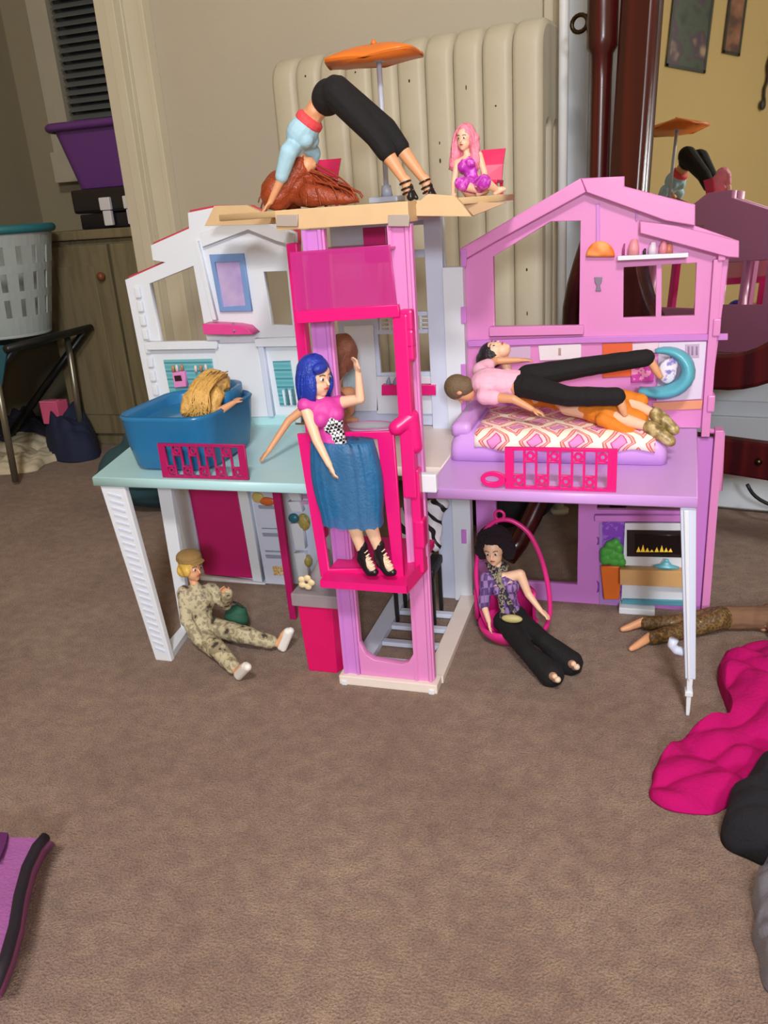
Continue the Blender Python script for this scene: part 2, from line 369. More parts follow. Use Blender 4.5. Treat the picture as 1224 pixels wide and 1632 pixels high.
tube('hook', [(XL, -0.65, 1.665), (XL+0.014, -0.65, 1.67), (XL+0.014, -0.65, 1.66)], 0.003, MATS['ornament_dark'], hk)

# ================================================================ CHEVAL MIRROR
M_cherry = ramp_mat('cherry_wood', 'wave', [(0.0, (46, 10, 12)), (0.5, (72, 17, 16)), (1.0, (58, 13, 14))], 6, 0.26, 'EASE', ((1, 1, 0.12), (0, 0, 0)), 6, 3)
M_glass = mat('mirror_silver', (214, 216, 208), 0.015, 0, metal=1)
mu = Vector((0, 0, 1)).cross(MN).normalized()*-1
if mu.x < 0: mu = -mu
mv = mu.cross(MN).normalized()
if mv.z < 0: mv = -mv
MO = Vector((0.0, 1.468, 0.70)); MO = MO - MN*(MO-MP).dot(MN)
def mpt(u, v, d=0): return MO + mu*u + mv*v + MN*d
mir = thing('standing_mirror', 'tall oval standing mirror in dark cherry wood stand behind pink wing', 'mirror', (mpt(0.2, 0).x, mpt(0.2, 0).y, 0))
GA = 0.147
def outline(off, n=64):
    out = []; zc0, zc1 = -0.105, 0.55; rb_, rt_ = 0.21, 0.21
    for k in range(n):
        a = 2*math.pi*k/n; c, s = math.cos(a), math.sin(a); e = 2/2.15
        x = (abs(c)**e)*(1 if c >= 0 else -1)*(GA+off); y = (abs(s)**e)*(1 if s >= 0 else -1)
        out.append((GA+x, (zc1+y*(rt_+off)) if s >= 0 else (zc0+y*(rb_+off))))
    return out
def mpanel(name, outer, holes, d0, d1, mt, bev):
    me = curve_mesh(outer, holes, abs(d1-d0)/2, bev)
    T = Matrix((mu, mv, MN)).transposed().to_4x4(); T.translation = MO + MN*(d0+d1)/2
    me.transform(T); return link(name, me, mt, mir)
mpanel('mirror_glass', outline(0.004), [], -0.004, 0.0, M_glass, 0)
mpanel('mirror_frame', outline(0.056), [outline(0.0)], -0.012, 0.02, M_cherry, 0.006)
mpanel('mirror_backing', outline(0.03), [], -0.012, -0.005, M_cherry, 0)
for sx in (-0.085, 2*GA+0.085):
    b = mpt(sx, 0); x, y = b.x, b.y
    prof = [(0.0, 0.024), (0.06, 0.024), (0.08, 0.018), (0.12, 0.022), (0.16, 0.017), (0.45, 0.0175), (0.70, 0.0165), (0.80, 0.0165), (0.835, 0.0175), (0.845, 0.024), (0.86, 0.024), (1.02, 0.024), (1.03, 0.018), (1.12, 0.016), (1.16, 0.022), (1.19, 0.014), (1.21, 0.004)]
    bm = bmesh.new(); bm_loft(bm, [[Vector((x+r*math.cos(k*math.pi/9), y+r*math.sin(k*math.pi/9), z)) for k in range(18)] for z, r in prof])
    post = finish(bm, 'post', M_cherry, mir, True)
    sg = -1 if sx < 0 else 1
    for f in (-1, 1):
        e = Vector((x, y, 0)) + MN*0.21*f + mu*sg*0.05
        tube('foot', bez([(x, y, 0.24), Vector((x, y, 0.26)) + MN*0.07*f + mu*sg*0.02, Vector((x, y, 0.05)) + MN*0.15*f + mu*sg*0.03, e+Vector((0, 0, 0.018))], 8), [0.022, 0.022, 0.02, 0.019, 0.018, 0.017, 0.017, 0.018], M_cherry, mir)
    tube('scroll_bracket', bez([(x, y, 0.60), Vector((x, y, 0.52)) + mu*sg*0.02, Vector((x, y, 0.45))+mu*sg*0.07, Vector((x, y, 0.36))+mu*sg*0.06, Vector((x, y, 0.30))], 9), 0.017, M_cherry, mir)
    if sg < 0:
        c = Vector((x, y, 0.885)) + mu*-0.04
        tube('pull_ring', [c + mu*0.014*math.cos(k*math.pi/8) + Vector((0, 0, 0.012*math.sin(k*math.pi/8))) for k in range(16)], 0.0035, mat('dark_brass', (70, 58, 40), 0.3, metal=1), mir, closed=True)
pa, pb = mpt(-0.085, 0), mpt(2*GA+0.085, 0)
bm = bmesh.new(); ax = (pb-pa); ax.z = 0; L = ax.length; ax.normalize(); pn = Vector((ax.y, -ax.x, 0))
T = Matrix((ax, pn, Vector((0, 0, 1)))).transposed().to_4x4(); T.translation = Vector((pa.x, pa.y, 0))
bm_box(bm, 0, L, -0.012, 0.012, 0.185, 0.245, T); finish(bm, 'stretcher', M_cherry, mir, bevel=0.004)
ball('bolt_cap', T @ Vector((0.30, 0.013, 0.215)), 0.006, mat('dark_brass', (70, 58, 40), 0.3, metal=1), mir)

# ================================================================ LEFT BACKGROUND
M_oldwood = ramp_mat('old_painted_wood', 'noise', [(0.3, (98, 88, 62)), (0.5, (118, 106, 78)), (0.7, (104, 94, 66))], 9, 0.75, 'EASE', ((4, 4, 0.35), (0, 0, 0)), 0, 5)
cx0 = P(92, 600, y=2.06).x
cb = thing('wooden_cabinet', 'old olive brown wooden cabinet standing behind left wing of dollhouse', 'cabinet', (-1.5, 2.2, 0))
cx1 = -1.10; cm = (cx0+cx1)/2 - 0.04
box('body', (cx0, cx1), (2.09, 2.4), (0.0, 0.60), M_oldwood, cb, 0.004)
box('top_board', (cx0-0.02, cx1+0.02), (2.065, 2.42), (0.60, 0.625), M_oldwood, cb, 0.004)
for a, b_ in ((cx0+0.012, cm-0.004), (cm+0.004, cx1-0.012)):
    dd = box('cabinet_door', (a, b_), (2.072, 2.09), (0.04, 0.585), M_oldwood, cb, 0.003)
    box('door_panel', (a+0.05, b_-0.05), (2.068, 2.073), (0.1, 0.53), M_oldwood, dd, 0.003)
ball('knob', (cm-0.03, 2.06, 0.5), 0.012, mat('knob_rust', (120, 66, 40), 0.5), cb)
bc = thing('black_case', 'black plastic case with two white latches on the wooden cabinet', 'case', (-1.45, 2.2, 0.625))
M_blk = mat('black_plastic', (22, 20, 26), 0.35)
bx0, bx1 = P(128, 350, y=2.1).x, -1.12
box('box', (bx0, bx1), (2.1, 2.36), (0.626, 0.665), M_blk, bc, 0.004)
box('lid', (bx0-0.01, bx1+0.01), (2.09, 2.37), (0.667, 0.73), M_blk, bc, 0.008)
M_latch = mat('latch_white', (205, 203, 205), 0.4)
for px in (173, 211):
    x = P(px, 350, y=2.085).x
    boxes('latch', [(x-0.017, x+0.017, 2.078, 2.09, 0.672, 0.705), (x-0.013, x+0.013, 2.081, 2.094, 0.632, 0.671)], M_latch, bc, 0.003)
# purple basket on the case
pb_ = thing('purple_basket', 'purple plastic storage basket on top of the black case', 'basket', (-1.45, 2.22, 0.73))
M_pur = mat('purple_plastic', (92, 48, 116), 0.45)
def rrect(cx, cy, hx, hy, r, n=5):
    o = []
    for sx, sy, a in ((1, -1, -90), (1, 1, 0), (-1, 1, 90), (-1, -1, 180)):
        o += [(cx+sx*(hx-r)+r*math.cos(math.radians(a+90*k/n)), cy+sy*(hy-r)+r*math.sin(math.radians(a+90*k/n))) for k in range(n+1)]
    return o
def tub(name, cx, cy, z0, z1, h0, h1, r, th, mt, parent, rim=0.0):
    rings = []
    for hx, hy, z in ((h0[0], h0[1], z0), (h1[0], h1[1], z1), (h1[0]-th, h1[1]-th, z1), (h0[0]-th, h0[1]-th, z0+th)):
        rings.append([Vector((x, y, z)) for x, y in rrect(cx, cy, hx, hy, r)])
    return loft(name, rings, mt, parent)
bxl = P(100, 240, y=2.15).x; bcx = (bxl-1.1)/2
tub('tub', bcx, 2.22, 0.732, 0.885, ((-1.12-bxl)/2-0.035, 0.10), ((-1.12-bxl)/2, 0.125), 0.03, 0.006, M_pur, pb_)
tubb = [Vector((x, y, 0.888)) for x, y in rrect(bcx, 2.22, (-1.12-bxl)/2+0.012, 0.137, 0.04)]
tube('rim', tubb, 0.011, M_pur, pb_, closed=True)
# laundry basket on a folding rack
lb = thing('laundry_basket', 'pale grey laundry basket with slotted sides and teal rim', 'basket', (-1.72, 1.86, 0.34))
M_lg = mat('basket_grey', (158, 168, 168), 0.5); M_teal = mat('teal_plastic', (38, 108, 118), 0.45)
LBX, LBY = -1.70, 1.88
NB = 24
def lbp(a, z):
    t = (z-0.38)/0.24; return Vector((LBX+(0.165+0.05*t)*math.cos(a), LBY+(0.13+0.04*t)*math.sin(a), z))
tubes_ = []
bm = bmesh.new()
for z0, z1 in ((0.38, 0.425), (0.47, 0.49), (0.535, 0.555), (0.60, 0.635)):
    rr_ = [[lbp(2*math.pi*k/48, z)*1.0 for k in range(48)] for z in (z0, z1)]
    inn = [[p + (Vector((LBX, LBY, p.z))-p)*0.03 for p in r] for r in rr_[::-1]]
    bm_loft(bm, rr_+inn+[rr_[0]], cap=False)
finish(bm, 'side_bands', M_lg, lb)
for k in range(NB):
    a = 2*math.pi*k/NB; da = 0.085
    pts = [lbp(a-da, 0.40), lbp(a+da, 0.40), lbp(a+da, 0.62), lbp(a-da, 0.62)]
    n = Vector((math.cos(a), math.sin(a), 0))*0.004
    bm = bmesh.new(); bm_loft(bm, [[p-n for p in pts], [p for p in pts]]); finish(bm, 'side_slat', M_lg, lb)
slab('basket_base', [(lbp(2*math.pi*k/32, 0.38).x, lbp(2*math.pi*k/32, 0.38).y) for k in range(32)], [], 0.372, 0.38, M_lg, lb)
tube('rim', [lbp(2*math.pi*k/40, 0.64) for k in range(40)], 0.011, M_teal, lb, closed=True)
fc = thing('folding_rack', 'folding rack with crossed dark metal legs and teal sling under laundry basket', 'rack', (LBX, LBY, 0))
M_dmetal = mat('dark_metal', (52, 54, 56), 0.35, metal=0.7); M_smetal = mat('dull_steel', (150, 146, 130), 0.35, metal=0.8)
for sy in (-0.15, 0.15):
    tube('leg', [(LBX-0.2, LBY+sy, 0.01), (LBX+0.19, LBY+sy, 0.36)], 0.011, M_dmetal, fc)
    tube('leg', [(LBX+0.12, LBY+sy-0.025, 0.01), (LBX+0.14, LBY+sy-0.025, 0.36)], 0.009, M_smetal, fc)
for sx in (-0.19, 0.19):
    tube('top_bar', [(LBX+sx, LBY-0.18, 0.362), (LBX+sx, LBY+0.17, 0.362)], 0.010, M_smetal if sx < 0 else M_dmetal, fc)
rings = []
for k in range(13):
    t = k/12; x = LBX-0.19+0.38*t; z = 0.372-0.05*math.sin(math.pi*t)-0.0
    rings.append([Vector((x, LBY-0.17, z)), Vector((x, LBY+0.16, z)), Vector((x, LBY+0.16, z-0.004)), Vector((x, LBY-0.17, z-0.004))])
loft('sling', rings, mat('teal_canvas', (30, 86, 98), 0.8, bump=0.2), fc)
for q in [(LBX-0.19, LBY-0.172)]:
    rr_ = [[Vector((LBX-0.19, q[1], 0.37)), Vector((LBX+0.19, q[1], 0.37)), Vector((LBX+0.13, q[1], 0.24)), Vector((LBX-0.16, q[1], 0.20))]]
    rr_.append([p+Vector((0, 0.004, 0)) for p in rr_[0]]); loft('side_flap', rr_, MATS['teal_canvas'], fc)
# lighter clutter and cloth below
def cloth(name, label, cat, outline_px, h, mt, seed, z0=0.002, folds=18, amp=0.012, group=None, hole=None):
    """a crumpled cloth lying on the carpet: outline on the floor, heaped inside"""
    from mathutils import noise as N
    pts = [P(a, b, z=0) for a, b in outline_px]; c = sum(pts, Vector())/len(pts)
    n = len(pts); per = []
    for i in range(n):
        a, b, c2, d = pts[i-1], pts[i], pts[(i+1) % n], pts[(i+2) % n]
        for k in range(9):
            t = k/9; per.append(0.5*((2*b)+(c2-a)*t+(2*a-5*b+4*c2-d)*t*t+(3*b-a-3*c2+d)*t**3))
    rings = []
    NR = 48
    for j in range(NR+1):
        s = 1-j/NR; prof = min(1, (1-s)*2.6)**0.6
        ring = []
        for p in per:
            q = c.lerp(p, max(s, 0.02)); v = Vector((q.x, q.y, seed))
            wv = v + Vector((N.noise(v*9), N.noise(v*9+Vector((7, 2, 1))), 0))*0.03
            f = 0.75*abs(math.sin((v.x*0.8+v.y*0.6)*folds*2.6+5*N.noise(v*6)))**1.5+0.45*abs(math.sin((v.x*-0.5+v.y*0.85)*folds*4.2+6*N.noise(v*8+Vector((4, 0, 2)))))+0.25*N.noise(wv*folds*2.5)
            z = z0 + h*prof*(0.5+0.6*N.noise(v*7+Vector((3, 1, 0)))) + amp*f*min(1, prof*2.5+0.1)
            ring.append(Vector((q.x + 0.004*N.noise(v*40)*s, q.y, max(z, z0))))
        rings.append(ring)
    o = loft(name, [[Vector((p.x, p.y, 0.0005)) for p in rings[0]]]+rings, mt, None, True)
    return tag(o, label, cat, group)
M_cream = mat('cream_cotton', (196, 184, 158), 0.95, 0.08, 30, 0.15, 300)
cloth('cream_cloth', 'crumpled cream cloth on the carpet under the folding rack', 'cloth', [(-40, 735), (0, 705), (45, 692), (80, 708), (118, 718), (115, 728), (75, 740), (55, 752), (-10, 758), (-50, 752)], 0.05, M_cream, 1.0)
cloth('navy_bag', 'dark navy soft bag slumped against the wooden cabinet', 'bag', [(76, 718), (98, 708), (140, 706), (160, 716), (156, 730), (120, 738), (88, 734)], 0.17, mat('navy_cloth', (26, 34, 62), 0.85, bump=0.1), 2.0, amp=0.02)
pk = thing('pink_toy_box', 'small bright pink box on the dark bag pile by the cabinet', 'box', P(86, 655, y=1.99))
b_ = P(86, 655, y=1.99)
box('carton', (b_.x-0.03, b_.x+0.03), (b_.y-0.02, b_.y+0.03), (b_.z-0.035, b_.z+0.03), mat('pink_card', (214, 90, 130), 0.5), pk, 0.003)
box('flap', (b_.x-0.028, b_.x+0.028), (b_.y-0.022, b_.y+0.0), (b_.z+0.03, b_.z+0.034), mat('pink_card_light', (230, 120, 150), 0.5), pk, 0.001)
dk = cloth('dark_clothes_heap', 'heap of dark clothes beneath the folding rack', 'clothes', [(-70, 745), (-20, 690), (30, 672), (75, 680), (84, 700), (40, 712), (-20, 730)], 0.10, mat('charcoal_cloth', (40, 42, 54), 0.95, bump=0.15), 3.3, amp=0.02)
tb = thing('teal_beanbag', 'dark teal round beanbag on the carpet behind the left wing', 'beanbag', (-1.02, 1.62, 0))
tcx, tcy = P(262, 790, y=1.62).x, 1.62
blob('cushion', [('e', Vector((tcx, tcy, 0.085)), (0.15, 0.13, 0.085)), ('e', Vector((tcx+0.02, tcy, 0.15)), (0.10, 0.09, 0.07))], mat('dark_teal_cloth', (38, 74, 84), 0.9, bump=0.15), tb, 0.006, 6, 0.006, 14)
tube('seam', [(tcx+0.152*math.cos(k*math.pi/16), tcy+0.132*math.sin(k*math.pi/16), 0.085) for k in range(32)], 0.003, mat('dark_teal_piping', (28, 58, 68), 0.9), tb, closed=True)

# ================================================================ DOLLHOUSE
YB, YF, ZP = 1.25, 0.95, 0.30
M_white = mat('plastic_white', (222, 228, 238), 0.38, 0.02)
M_bluew = mat('plastic_bluish_white', (206, 214, 236), 0.38, 0.02)
M_aqua = mat('plastic_aqua', (176, 218, 224), 0.35, 0.03)
M_pink = mat('plastic_pink', (222, 138, 200), 0.36, 0.03)
M_lpink = mat('plastic_orchid', (204, 130, 212), 0.36, 0.03)
M_lilac = mat('plastic_lilac', (206, 158, 230), 0.35, 0.03)
M_mag = mat('plastic_magenta', (226, 22, 122), 0.32, 0.03)
M_dmag = mat('plastic_dark_magenta', (170, 20, 92), 0.35, 0.03)
M_pmag = mat('clear_magenta', (206, 52, 146), 0.25, 0, alpha=0.6)
M_pblue = mat('clear_blue', (28, 110, 168), 0.22, 0, alpha=0.74)
M_red = mat('plastic_coral_red', (196, 60, 84), 0.4)
M_cream2 = mat('plastic_cream', (232, 220, 212), 0.4)
M_wood = mat('plastic_tan', (214, 182, 138), 0.5, 0.08, 40)
M_teals = ramp_mat('sticker_teal_tiles', 'wave', [(0, (92, 168, 178)), (0.8, (120, 190, 198)), (0.93, (76, 140, 156))], 22, 0.4, 'LINEAR', ((0.02, 0.02, 1.0), (0, math.pi/2, 0)))
DH = thing('dollhouse', 'pink and white plastic dollhouse with elevator, opened out on the carpet', 'dollhouse', (-0.35, 1.1, 0))
def pane(name, px, y0, th, mt, parent, holes=(), bev=0.0006): return panel(name, XZ(px, y0), [XZ(h, y0) for h in holes], y0, y0+th, mt, parent, bev)
def pbox(name, px0, py0, px1, py1, y0, th, mt, parent, bev=0.0008):
    return pane(name, [(px0, py1), (px1, py1), (px1, py0), (px0, py0)], y0, th, mt, parent, bev=bev)

# ---- left wing, upper storey
UL = [(199, 446), (263, 418), (243, 415), (240, 391), (301, 364), (299, 339), (339, 331), (395, 331), (431, 350), (470, 371), (471, 396)]
ul = XZ(UL, YB); xl, xr = P(247, 690, y=YB).x, P(472, 600, y=YB).x
outer = [(xl, 0.302), *ul, (xr, 0.302)]
holes = [XZ([(238, 452), (308, 424), (330, 544), (256, 546)], YB), XZ([(420, 433), (457, 432), (466, 518), (433, 518)], YB)]
lw = panel('left_wall', outer, holes, YB, YB+0.012, M_white, DH)
panel('roof_edge', [(x + (-0.003 if x < -0.6 else 0.003), z+0.0035) for x, z in ul] + XZ([(470, 392), (431, 372), (395, 352), (342, 352), (312, 362), (314, 378), (262, 398), (250, 404), (285, 412), (278, 428), (216, 452)], YB), [], YB+0.0125, YB+0.018, M_red, lw)
fr = pane('picture_frame', [(333, 406), (387, 404), (401, 496), (350, 497)], YB-0.006, 0.006, mat('frame_blue', (118, 152, 204), 0.4), lw, [[(342, 418), (381, 417), (391, 487), (355, 489)]])
pane('picture_pane', [(341, 417), (382, 416), (392, 488), (354, 490)], YB-0.003, 0.0025, ramp_mat('lilac_shimmer', 'noise', [(0.3, (168, 150, 206)), (0.7, (196, 176, 214))], 30, 0.2, 'LINEAR'), lw)
pane('pilaster', [(308, 384), (314, 384), (345, 510), (338, 510)], YB-0.008, 0.008, M_white, lw)
pane('gable_beam', [(318, 372), (395, 344), (468, 373), (468, 392), (440, 384), (395, 366), (322, 394)], YB-0.008, 0.008, M_white, lw)
shx = XZ([(330, 514), (352, 514), (382, 516), (398, 519), (410, 530), (370, 531), (333, 530)], YB-0.012)
sh = panel('shelf', shx, [], YB-0.03, YB-0.0005, M_mag, lw); sh.data.materials[0] = mat('shelf_pink', (226, 72, 150), 0.35)
tube('shelf_item', [P(371, 514, y=YB-0.02), P(374, 522, y=YB-0.02), P(373, 528, y=YB-0.032)], 0.002, mat('shelf_item_grey', (150, 120, 130), 0.4), sh)
for nm, px in (('sill', [(232, 545), (345, 544), (346, 556), (234, 558)]), ('ledge', [(405, 540), (472, 538), (473, 552), (407, 553)])):
    pane(nm, px, YB-0.012, 0.012, M_white, lw)
pane('counter_panel', [(341, 548), (409, 546), (428, 664), (362, 666)], YB-0.006, 0.006, M_white, lw)
pane('column', [(410, 548), (418, 548), (436, 664), (428, 664)], YB-0.010, 0.010, M_bluew, lw)
pane('kitchen_tiles', [(260, 574), (337, 572), (346, 632), (272, 634)], YB-0.003, 0.003, M_teals, lw)
ov = pane('toy_oven', [(274, 594), (292, 592), (297, 616), (278, 618)], YB-0.012, 0.0115, M_pink, lw)
pane('oven_mouth', [(277, 599), (288, 598), (290, 607), (279, 608)], YB-0.013, 0.001, mat('oven_dark', (50, 20, 34), 0.4), lw)
for k, px in enumerate((276, 282, 290, 312, 320, 328)):
    q = P(px, 588-k % 3, y=YB-0.008); tube('jar', [(q.x, q.y, q.z-0.005), (q.x, q.y, q.z+0.002), (q.x, q.y, q.z+0.006)], [0.0028, 0.0028, 0.0016], mat('jar_white', (222, 206, 200), 0.3) if k % 2 else mat('jar_tan', (180, 130, 96), 0.3), lw)
pane('shutter_tiles', [(434, 576), (462, 575), (472, 645), (446, 647)], YB-0.003, 0.003, M_teals, lw)
for k in range(4): pane('candle', [(449+5*k, 622-2*(k % 2)), (452+5*k, 622-2*(k % 2)), (456+5*k, 646), (453+5*k, 646)], YB-0.006, 0.004, mat('candle_slate', (80, 110, 128), 0.4) if k % 2 else M_white, lw)
for k in range(10):
    t = k/9; q = P(219+36*t, 466+200*t, y=YB-0.004); box('hinge_knuckle', (q.x-0.0055, q.x+0.0055), (YB-0.006, YB+0.001), (q.z-0.0095, q.z+0.0095), M_white, lw, 0.0028)
pbox('baseboard', 255, 662, 470, 690, YB-0.004, 0.004, M_aqua, lw)
# ---- left platform, rails and legs
lp_ = slab('left_platform', [(-0.745, YF), (-0.409, YF), (-0.409, YB-0.001), (xl+0.012, YB-0.001)], [], ZP-0.014, ZP, M_aqua, DH, 0.0015)
def rail(px, y, mt, parent, n, name='railing'):
    (x0, z1), (x1, z1b), (x1b, z0), (x0b, z0b) = XZ(px, y); x0 = (x0+x0b)/2; x1 = (x1+x1b)/2; z0 = ZP+0.0005; z1 = (z1+z1b)/2
    fwid = (x1-x0)*0.045; inner0, inner1 = x0+fwid*1.6, x1-fwid*1.6; cw_ = (inner1-inner0)/n; hz0, hz1 = z0+0.004, z1-0.004
    holes = []
    for k in range(n):
        a, b = inner0+cw_*k+cw_*0.1, inner0+cw_*(k+1)-cw_*0.1
        zs = hz0+(hz1-hz0)*(0.30 if k % 2 == 0 else 0.70)
        for (p, q) in ((hz0, zs-0.0012), (zs+0.0012, hz1)):
            holes.append(rect(a, b, p, q))
    r = panel(name, rect(x0, x1, z0, z1), holes, y, y+0.004, mt, parent, 0.0004)
    for k in range(n):
        a, b = inner0+cw_*k+cw_*0.1, inner0+cw_*(k+1)-cw_*0.1; zs = hz0+(hz1-hz0)*(0.30 if k % 2 == 0 else 0.70)
        za, zb = (hz0, zs) if k % 2 == 0 else (zs, hz1); c = ((a+b)/2, (za+zb)/2)
        panel('rail_star', ellip(c[0], c[1], (b-a)*0.5, (zb-za)*0.42, 10), [ellip(c[0], c[1], (b-a)*0.22, (zb-za)*0.2, 8)], y+0.0005, y+0.0035, mt, r, 0.0002)
    return r
rail([(249, 705), (389, 711), (395, 757), (258, 750)], 0.957, M_dmag, DH, 9)
q = P(222, 705, z=ZP)
box('rail_post', (q.x, q.x+0.012), (q.y-0.005, q.y+0.03), (ZP, ZP+0.028), mat('post_pink', (198, 90, 160), 0.4), DH)
def leaning(name, a0, a1, b0, b1, y0, y1, mt, parent):   # prism between a top edge a0-a1 and a bottom edge b0-b1
    return loft(name, [[Vector((b0[0], y0, b0[1])), Vector((b1[0], y0, b1[1])), Vector((b1[0], y1, b1[1])), Vector((b0[0], y1, b0[1]))],
                       [Vector((a0[0], y0, a0[1])), Vector((a1[0], y0, a1[1])), Vector((a1[0], y1, a1[1])), Vector((a0[0], y1, a0[1]))]], mt, parent, bevel=0.0015)
zt = ZP-0.0145
def xat(px, py, y): return P(px, py, y=y).x
tl = [xat(161, 772, .958), xat(200, 776, .958)]; bl = [xat(246, 1058, .95), xat(264, 1048, .95)]
lg = leaning('leg', (tl[0], zt), (tl[1], zt), (bl[0], 0.0), (bl[1]+0.006, 0.0), 0.955, 0.965, M_white, DH)
for k in range(24):
    t = 0.05+0.88*k/23; c0 = tl[0]+(bl[0]-tl[0])*t; c1 = tl[1]+(bl[1]+0.006-tl[1])*t; z = zt*(1-t); wd = c1-c0
    loft('leg_emboss', [[Vector((c0+wd*0.22, 0.9535, z+0.004)), Vector((c0+wd*0.78, 0.9535, z-0.001)), Vector((c0+wd*0.78, 0.9535, z-0.004)), Vector((c0+wd*0.22, 0.9535, z+0.001))],
                        [Vector((c0+wd*0.22, 0.9555, z+0.004)), Vector((c0+wd*0.78, 0.9555, z-0.001)), Vector((c0+wd*0.78, 0.9555, z-0.004)), Vector((c0+wd*0.22, 0.9555, z+0.001))]], M_bluew, lg)
q = P(300, 1010, z=0); yb_ = q.y
tl2 = [xat(250, 776, yb_), xat(272, 776, yb_)]; bl2 = [q.x-0.012, q.x+0.008]
leaning('leg', (tl2[0], zt), (tl2[1], zt), (bl2[0], 0.0), (bl2[1], 0.0), yb_, yb_+0.01, M_white, DH)
loft('leg_tie', [[Vector((bl[0]+0.004, 0.965, 0.0)), Vector((bl[1]+0.004, 0.965, 0.0)), Vector((bl[1]+0.004, 0.965, 0.012)), Vector((bl[0]+0.004, 0.965, 0.012))],
                 [Vector((bl2[0], yb_, 0.0)), Vector((bl2[1]-0.004, yb_, 0.0)), Vector((bl2[1]-0.004, yb_, 0.012)), Vector((bl2[0], yb_, 0.012))]], M_white, DH, bevel=0.001)
# ---- left wing, lower storey
x0 = xat(300, 850, YB)-0.03
ll = panel('left_lower_wall', rect(x0, -0.43, 0.0, ZP-0.015), [], YB, YB+0.012, M_white, DH)
pane('wall_post', [(276, 776), (298, 776), (322, 900), (304, 902)], YB-0.012, 0.012, M_bluew, ll)
pane('magenta_door', [(293, 774), (376, 777), (402, 922), (326, 915)], YB-0.008, 0.008, mat('door_magenta', (186, 24, 104), 0.45), ll)
pane('column', [(377, 777), (392, 778), (418, 928), (403, 926)], YB-0.014, 0.014, M_white, ll)
pane('kitchen_units', [(400, 779), (440, 780), (466, 940), (424, 932)], YB-0.010, 0.010, M_bluew, ll)
for a, b in ((806, 812), (842, 844), (850, 856), (878, 881), (885, 891)):
    t = (a-780)/160; pane('drawer_line', [(407+24*t, a), (438+26*t, a+1), (440+26*t, b), (409+24*t, b-1)], YB-0.013, 0.003, mat('drawer_grey', (150, 154, 176), 0.5), ll)
ball('toy_pumpkin', P(426, 799, y=YB-0.012), (0.016, 0.004, 0.008), mat('food_orange', (206, 104, 48), 0.4), ll)
ball('toy_melon', P(411, 793, y=YB-0.011), (0.012, 0.004, 0.010), mat('food_yellow', (206, 186, 112), 0.4), ll)
pane('sticker', [(434, 903), (451, 903), (453, 917), (436, 917)], YB-0.0125, 0.0025, ramp_mat('gold_sticker', 'noise', [(0.4, (206, 160, 60)), (0.5, (226, 214, 190)), (0.6, (190, 140, 50))], 220, 0.4), ll)
pane('shelf_wall', [(446, 782), (520, 786), (535, 944), (466, 940)], YB-0.004, 0.004, M_bluew, ll)
for y_ in (782, 800, 835, 882): pane('fridge_shelf', [(456+0.12*(y_-782), y_), (474+0.12*(y_-782), y_), (480+0.12*(y_-782), y_+ (16 if y_ < 830 else 40)), (464+0.12*(y_-782), y_+(16 if y_ < 830 else 40))], YB-0.018, 0.014, M_white, ll)
ball('toy_bowl', P(468, 826, y=YB-0.02), (0.010, 0.006, 0.009), mat('bowl_teal', (44, 110, 130), 0.35), ll)
ball('toy_fruit', P(484, 832, y=YB-0.012), (0.012, 0.008, 0.016), ramp_mat('fruit_mix', 'noise', [(0.4, (150, 160, 96)), (0.5, (206, 160, 80)), (0.6, (120, 140, 90))], 160, 0.4), ll)
ball('toy_fruit', P(491, 894, y=YB-0.012), (0.008, 0.008, 0.012), MATS['fruit_mix'], ll)
for k in range(3): pane('mini_grid', [(473, 780+9*k), (490, 781+9*k), (490, 786+9*k), (473, 785+9*k)], YB-0.008, 0.004, mat('grid_pink', (206, 150, 190), 0.4), ll)
pane('skirting', [(318, 918), (468, 938), (474, 952), (320, 928)], YB-0.016, 0.0155, M_white, ll)
leaning('magenta_post', (xat(434, 782, 1.12), zt), (xat(447, 782, 1.12), zt), (xat(464, 960, 1.12)-0.004, 0), (xat(472, 960, 1.12)-0.002, 0), 1.115, 1.125, M_dmag, DH)

# ---- centre: back frame, columns, floor
xc0, xc1 = xat(545, 600, YB), xat(716, 600, YB)
hol = [XZ([(600, 364), (688, 357), (689, 398), (600, 399)], YB), XZ([(600, 411), (688, 410), (692, 496), (602, 498)], YB),
       XZ([(602, 505), (692, 503), (693, 524), (603, 526)], YB), XZ([(602, 533), (693, 531), (697, 592), (606, 595)], YB)]
cb_ = panel('centre_wall', rect(xc0, xc1, ZP+0.0005, P(705, 345, y=YB).z), hol, YB, YB+0.010, M_bluew, DH)
for px in (604, 619, 668, 682): pane('balustrade_bar', [(px, 503), (px+4, 503), (px+5, 528), (px+1, 528)], YB+0.001, 0.006, M_white, cb_)
for px in (606, 670): 
    for yy in (506, 513, 520): pane('balustrade_arch', [(px, yy), (px+14, yy), (px+14, yy+2.5), (px, yy+2.5)], YB+0.001, 0.006, M_white, cb_)
pane('tall_door', [(548, 520), (594, 518), (603, 655), (556, 656)], YB-0.006, 0.006, M_white, cb_)
pane('door_strip', [(548, 545), (566, 545), (574, 640), (556, 640)], YB-0.009, 0.003, mat('door_strip_aqua', (176, 204, 216), 0.4), cb_)
pbox('lower_cabinet', 600, 600, 704, 660, YB-0.006, 0.006, M_white, cb_)
pbox('magenta_shelf', 608, 614, 694, 630, YB-0.02, 0.014, M_mag, cb_)
for k, px in enumerate((619, 630)): tube('shelf_figure', [P(px, 616, y=YB-0.013), P(px, 608, y=YB-0.013), P(px+1, 601, y=YB-0.013)], [0.004, 0.0035, 0.001], mat('figure_grey', (140, 150, 176), 0.4), cb_)
zc_ = P(705, 345, y=YB).z
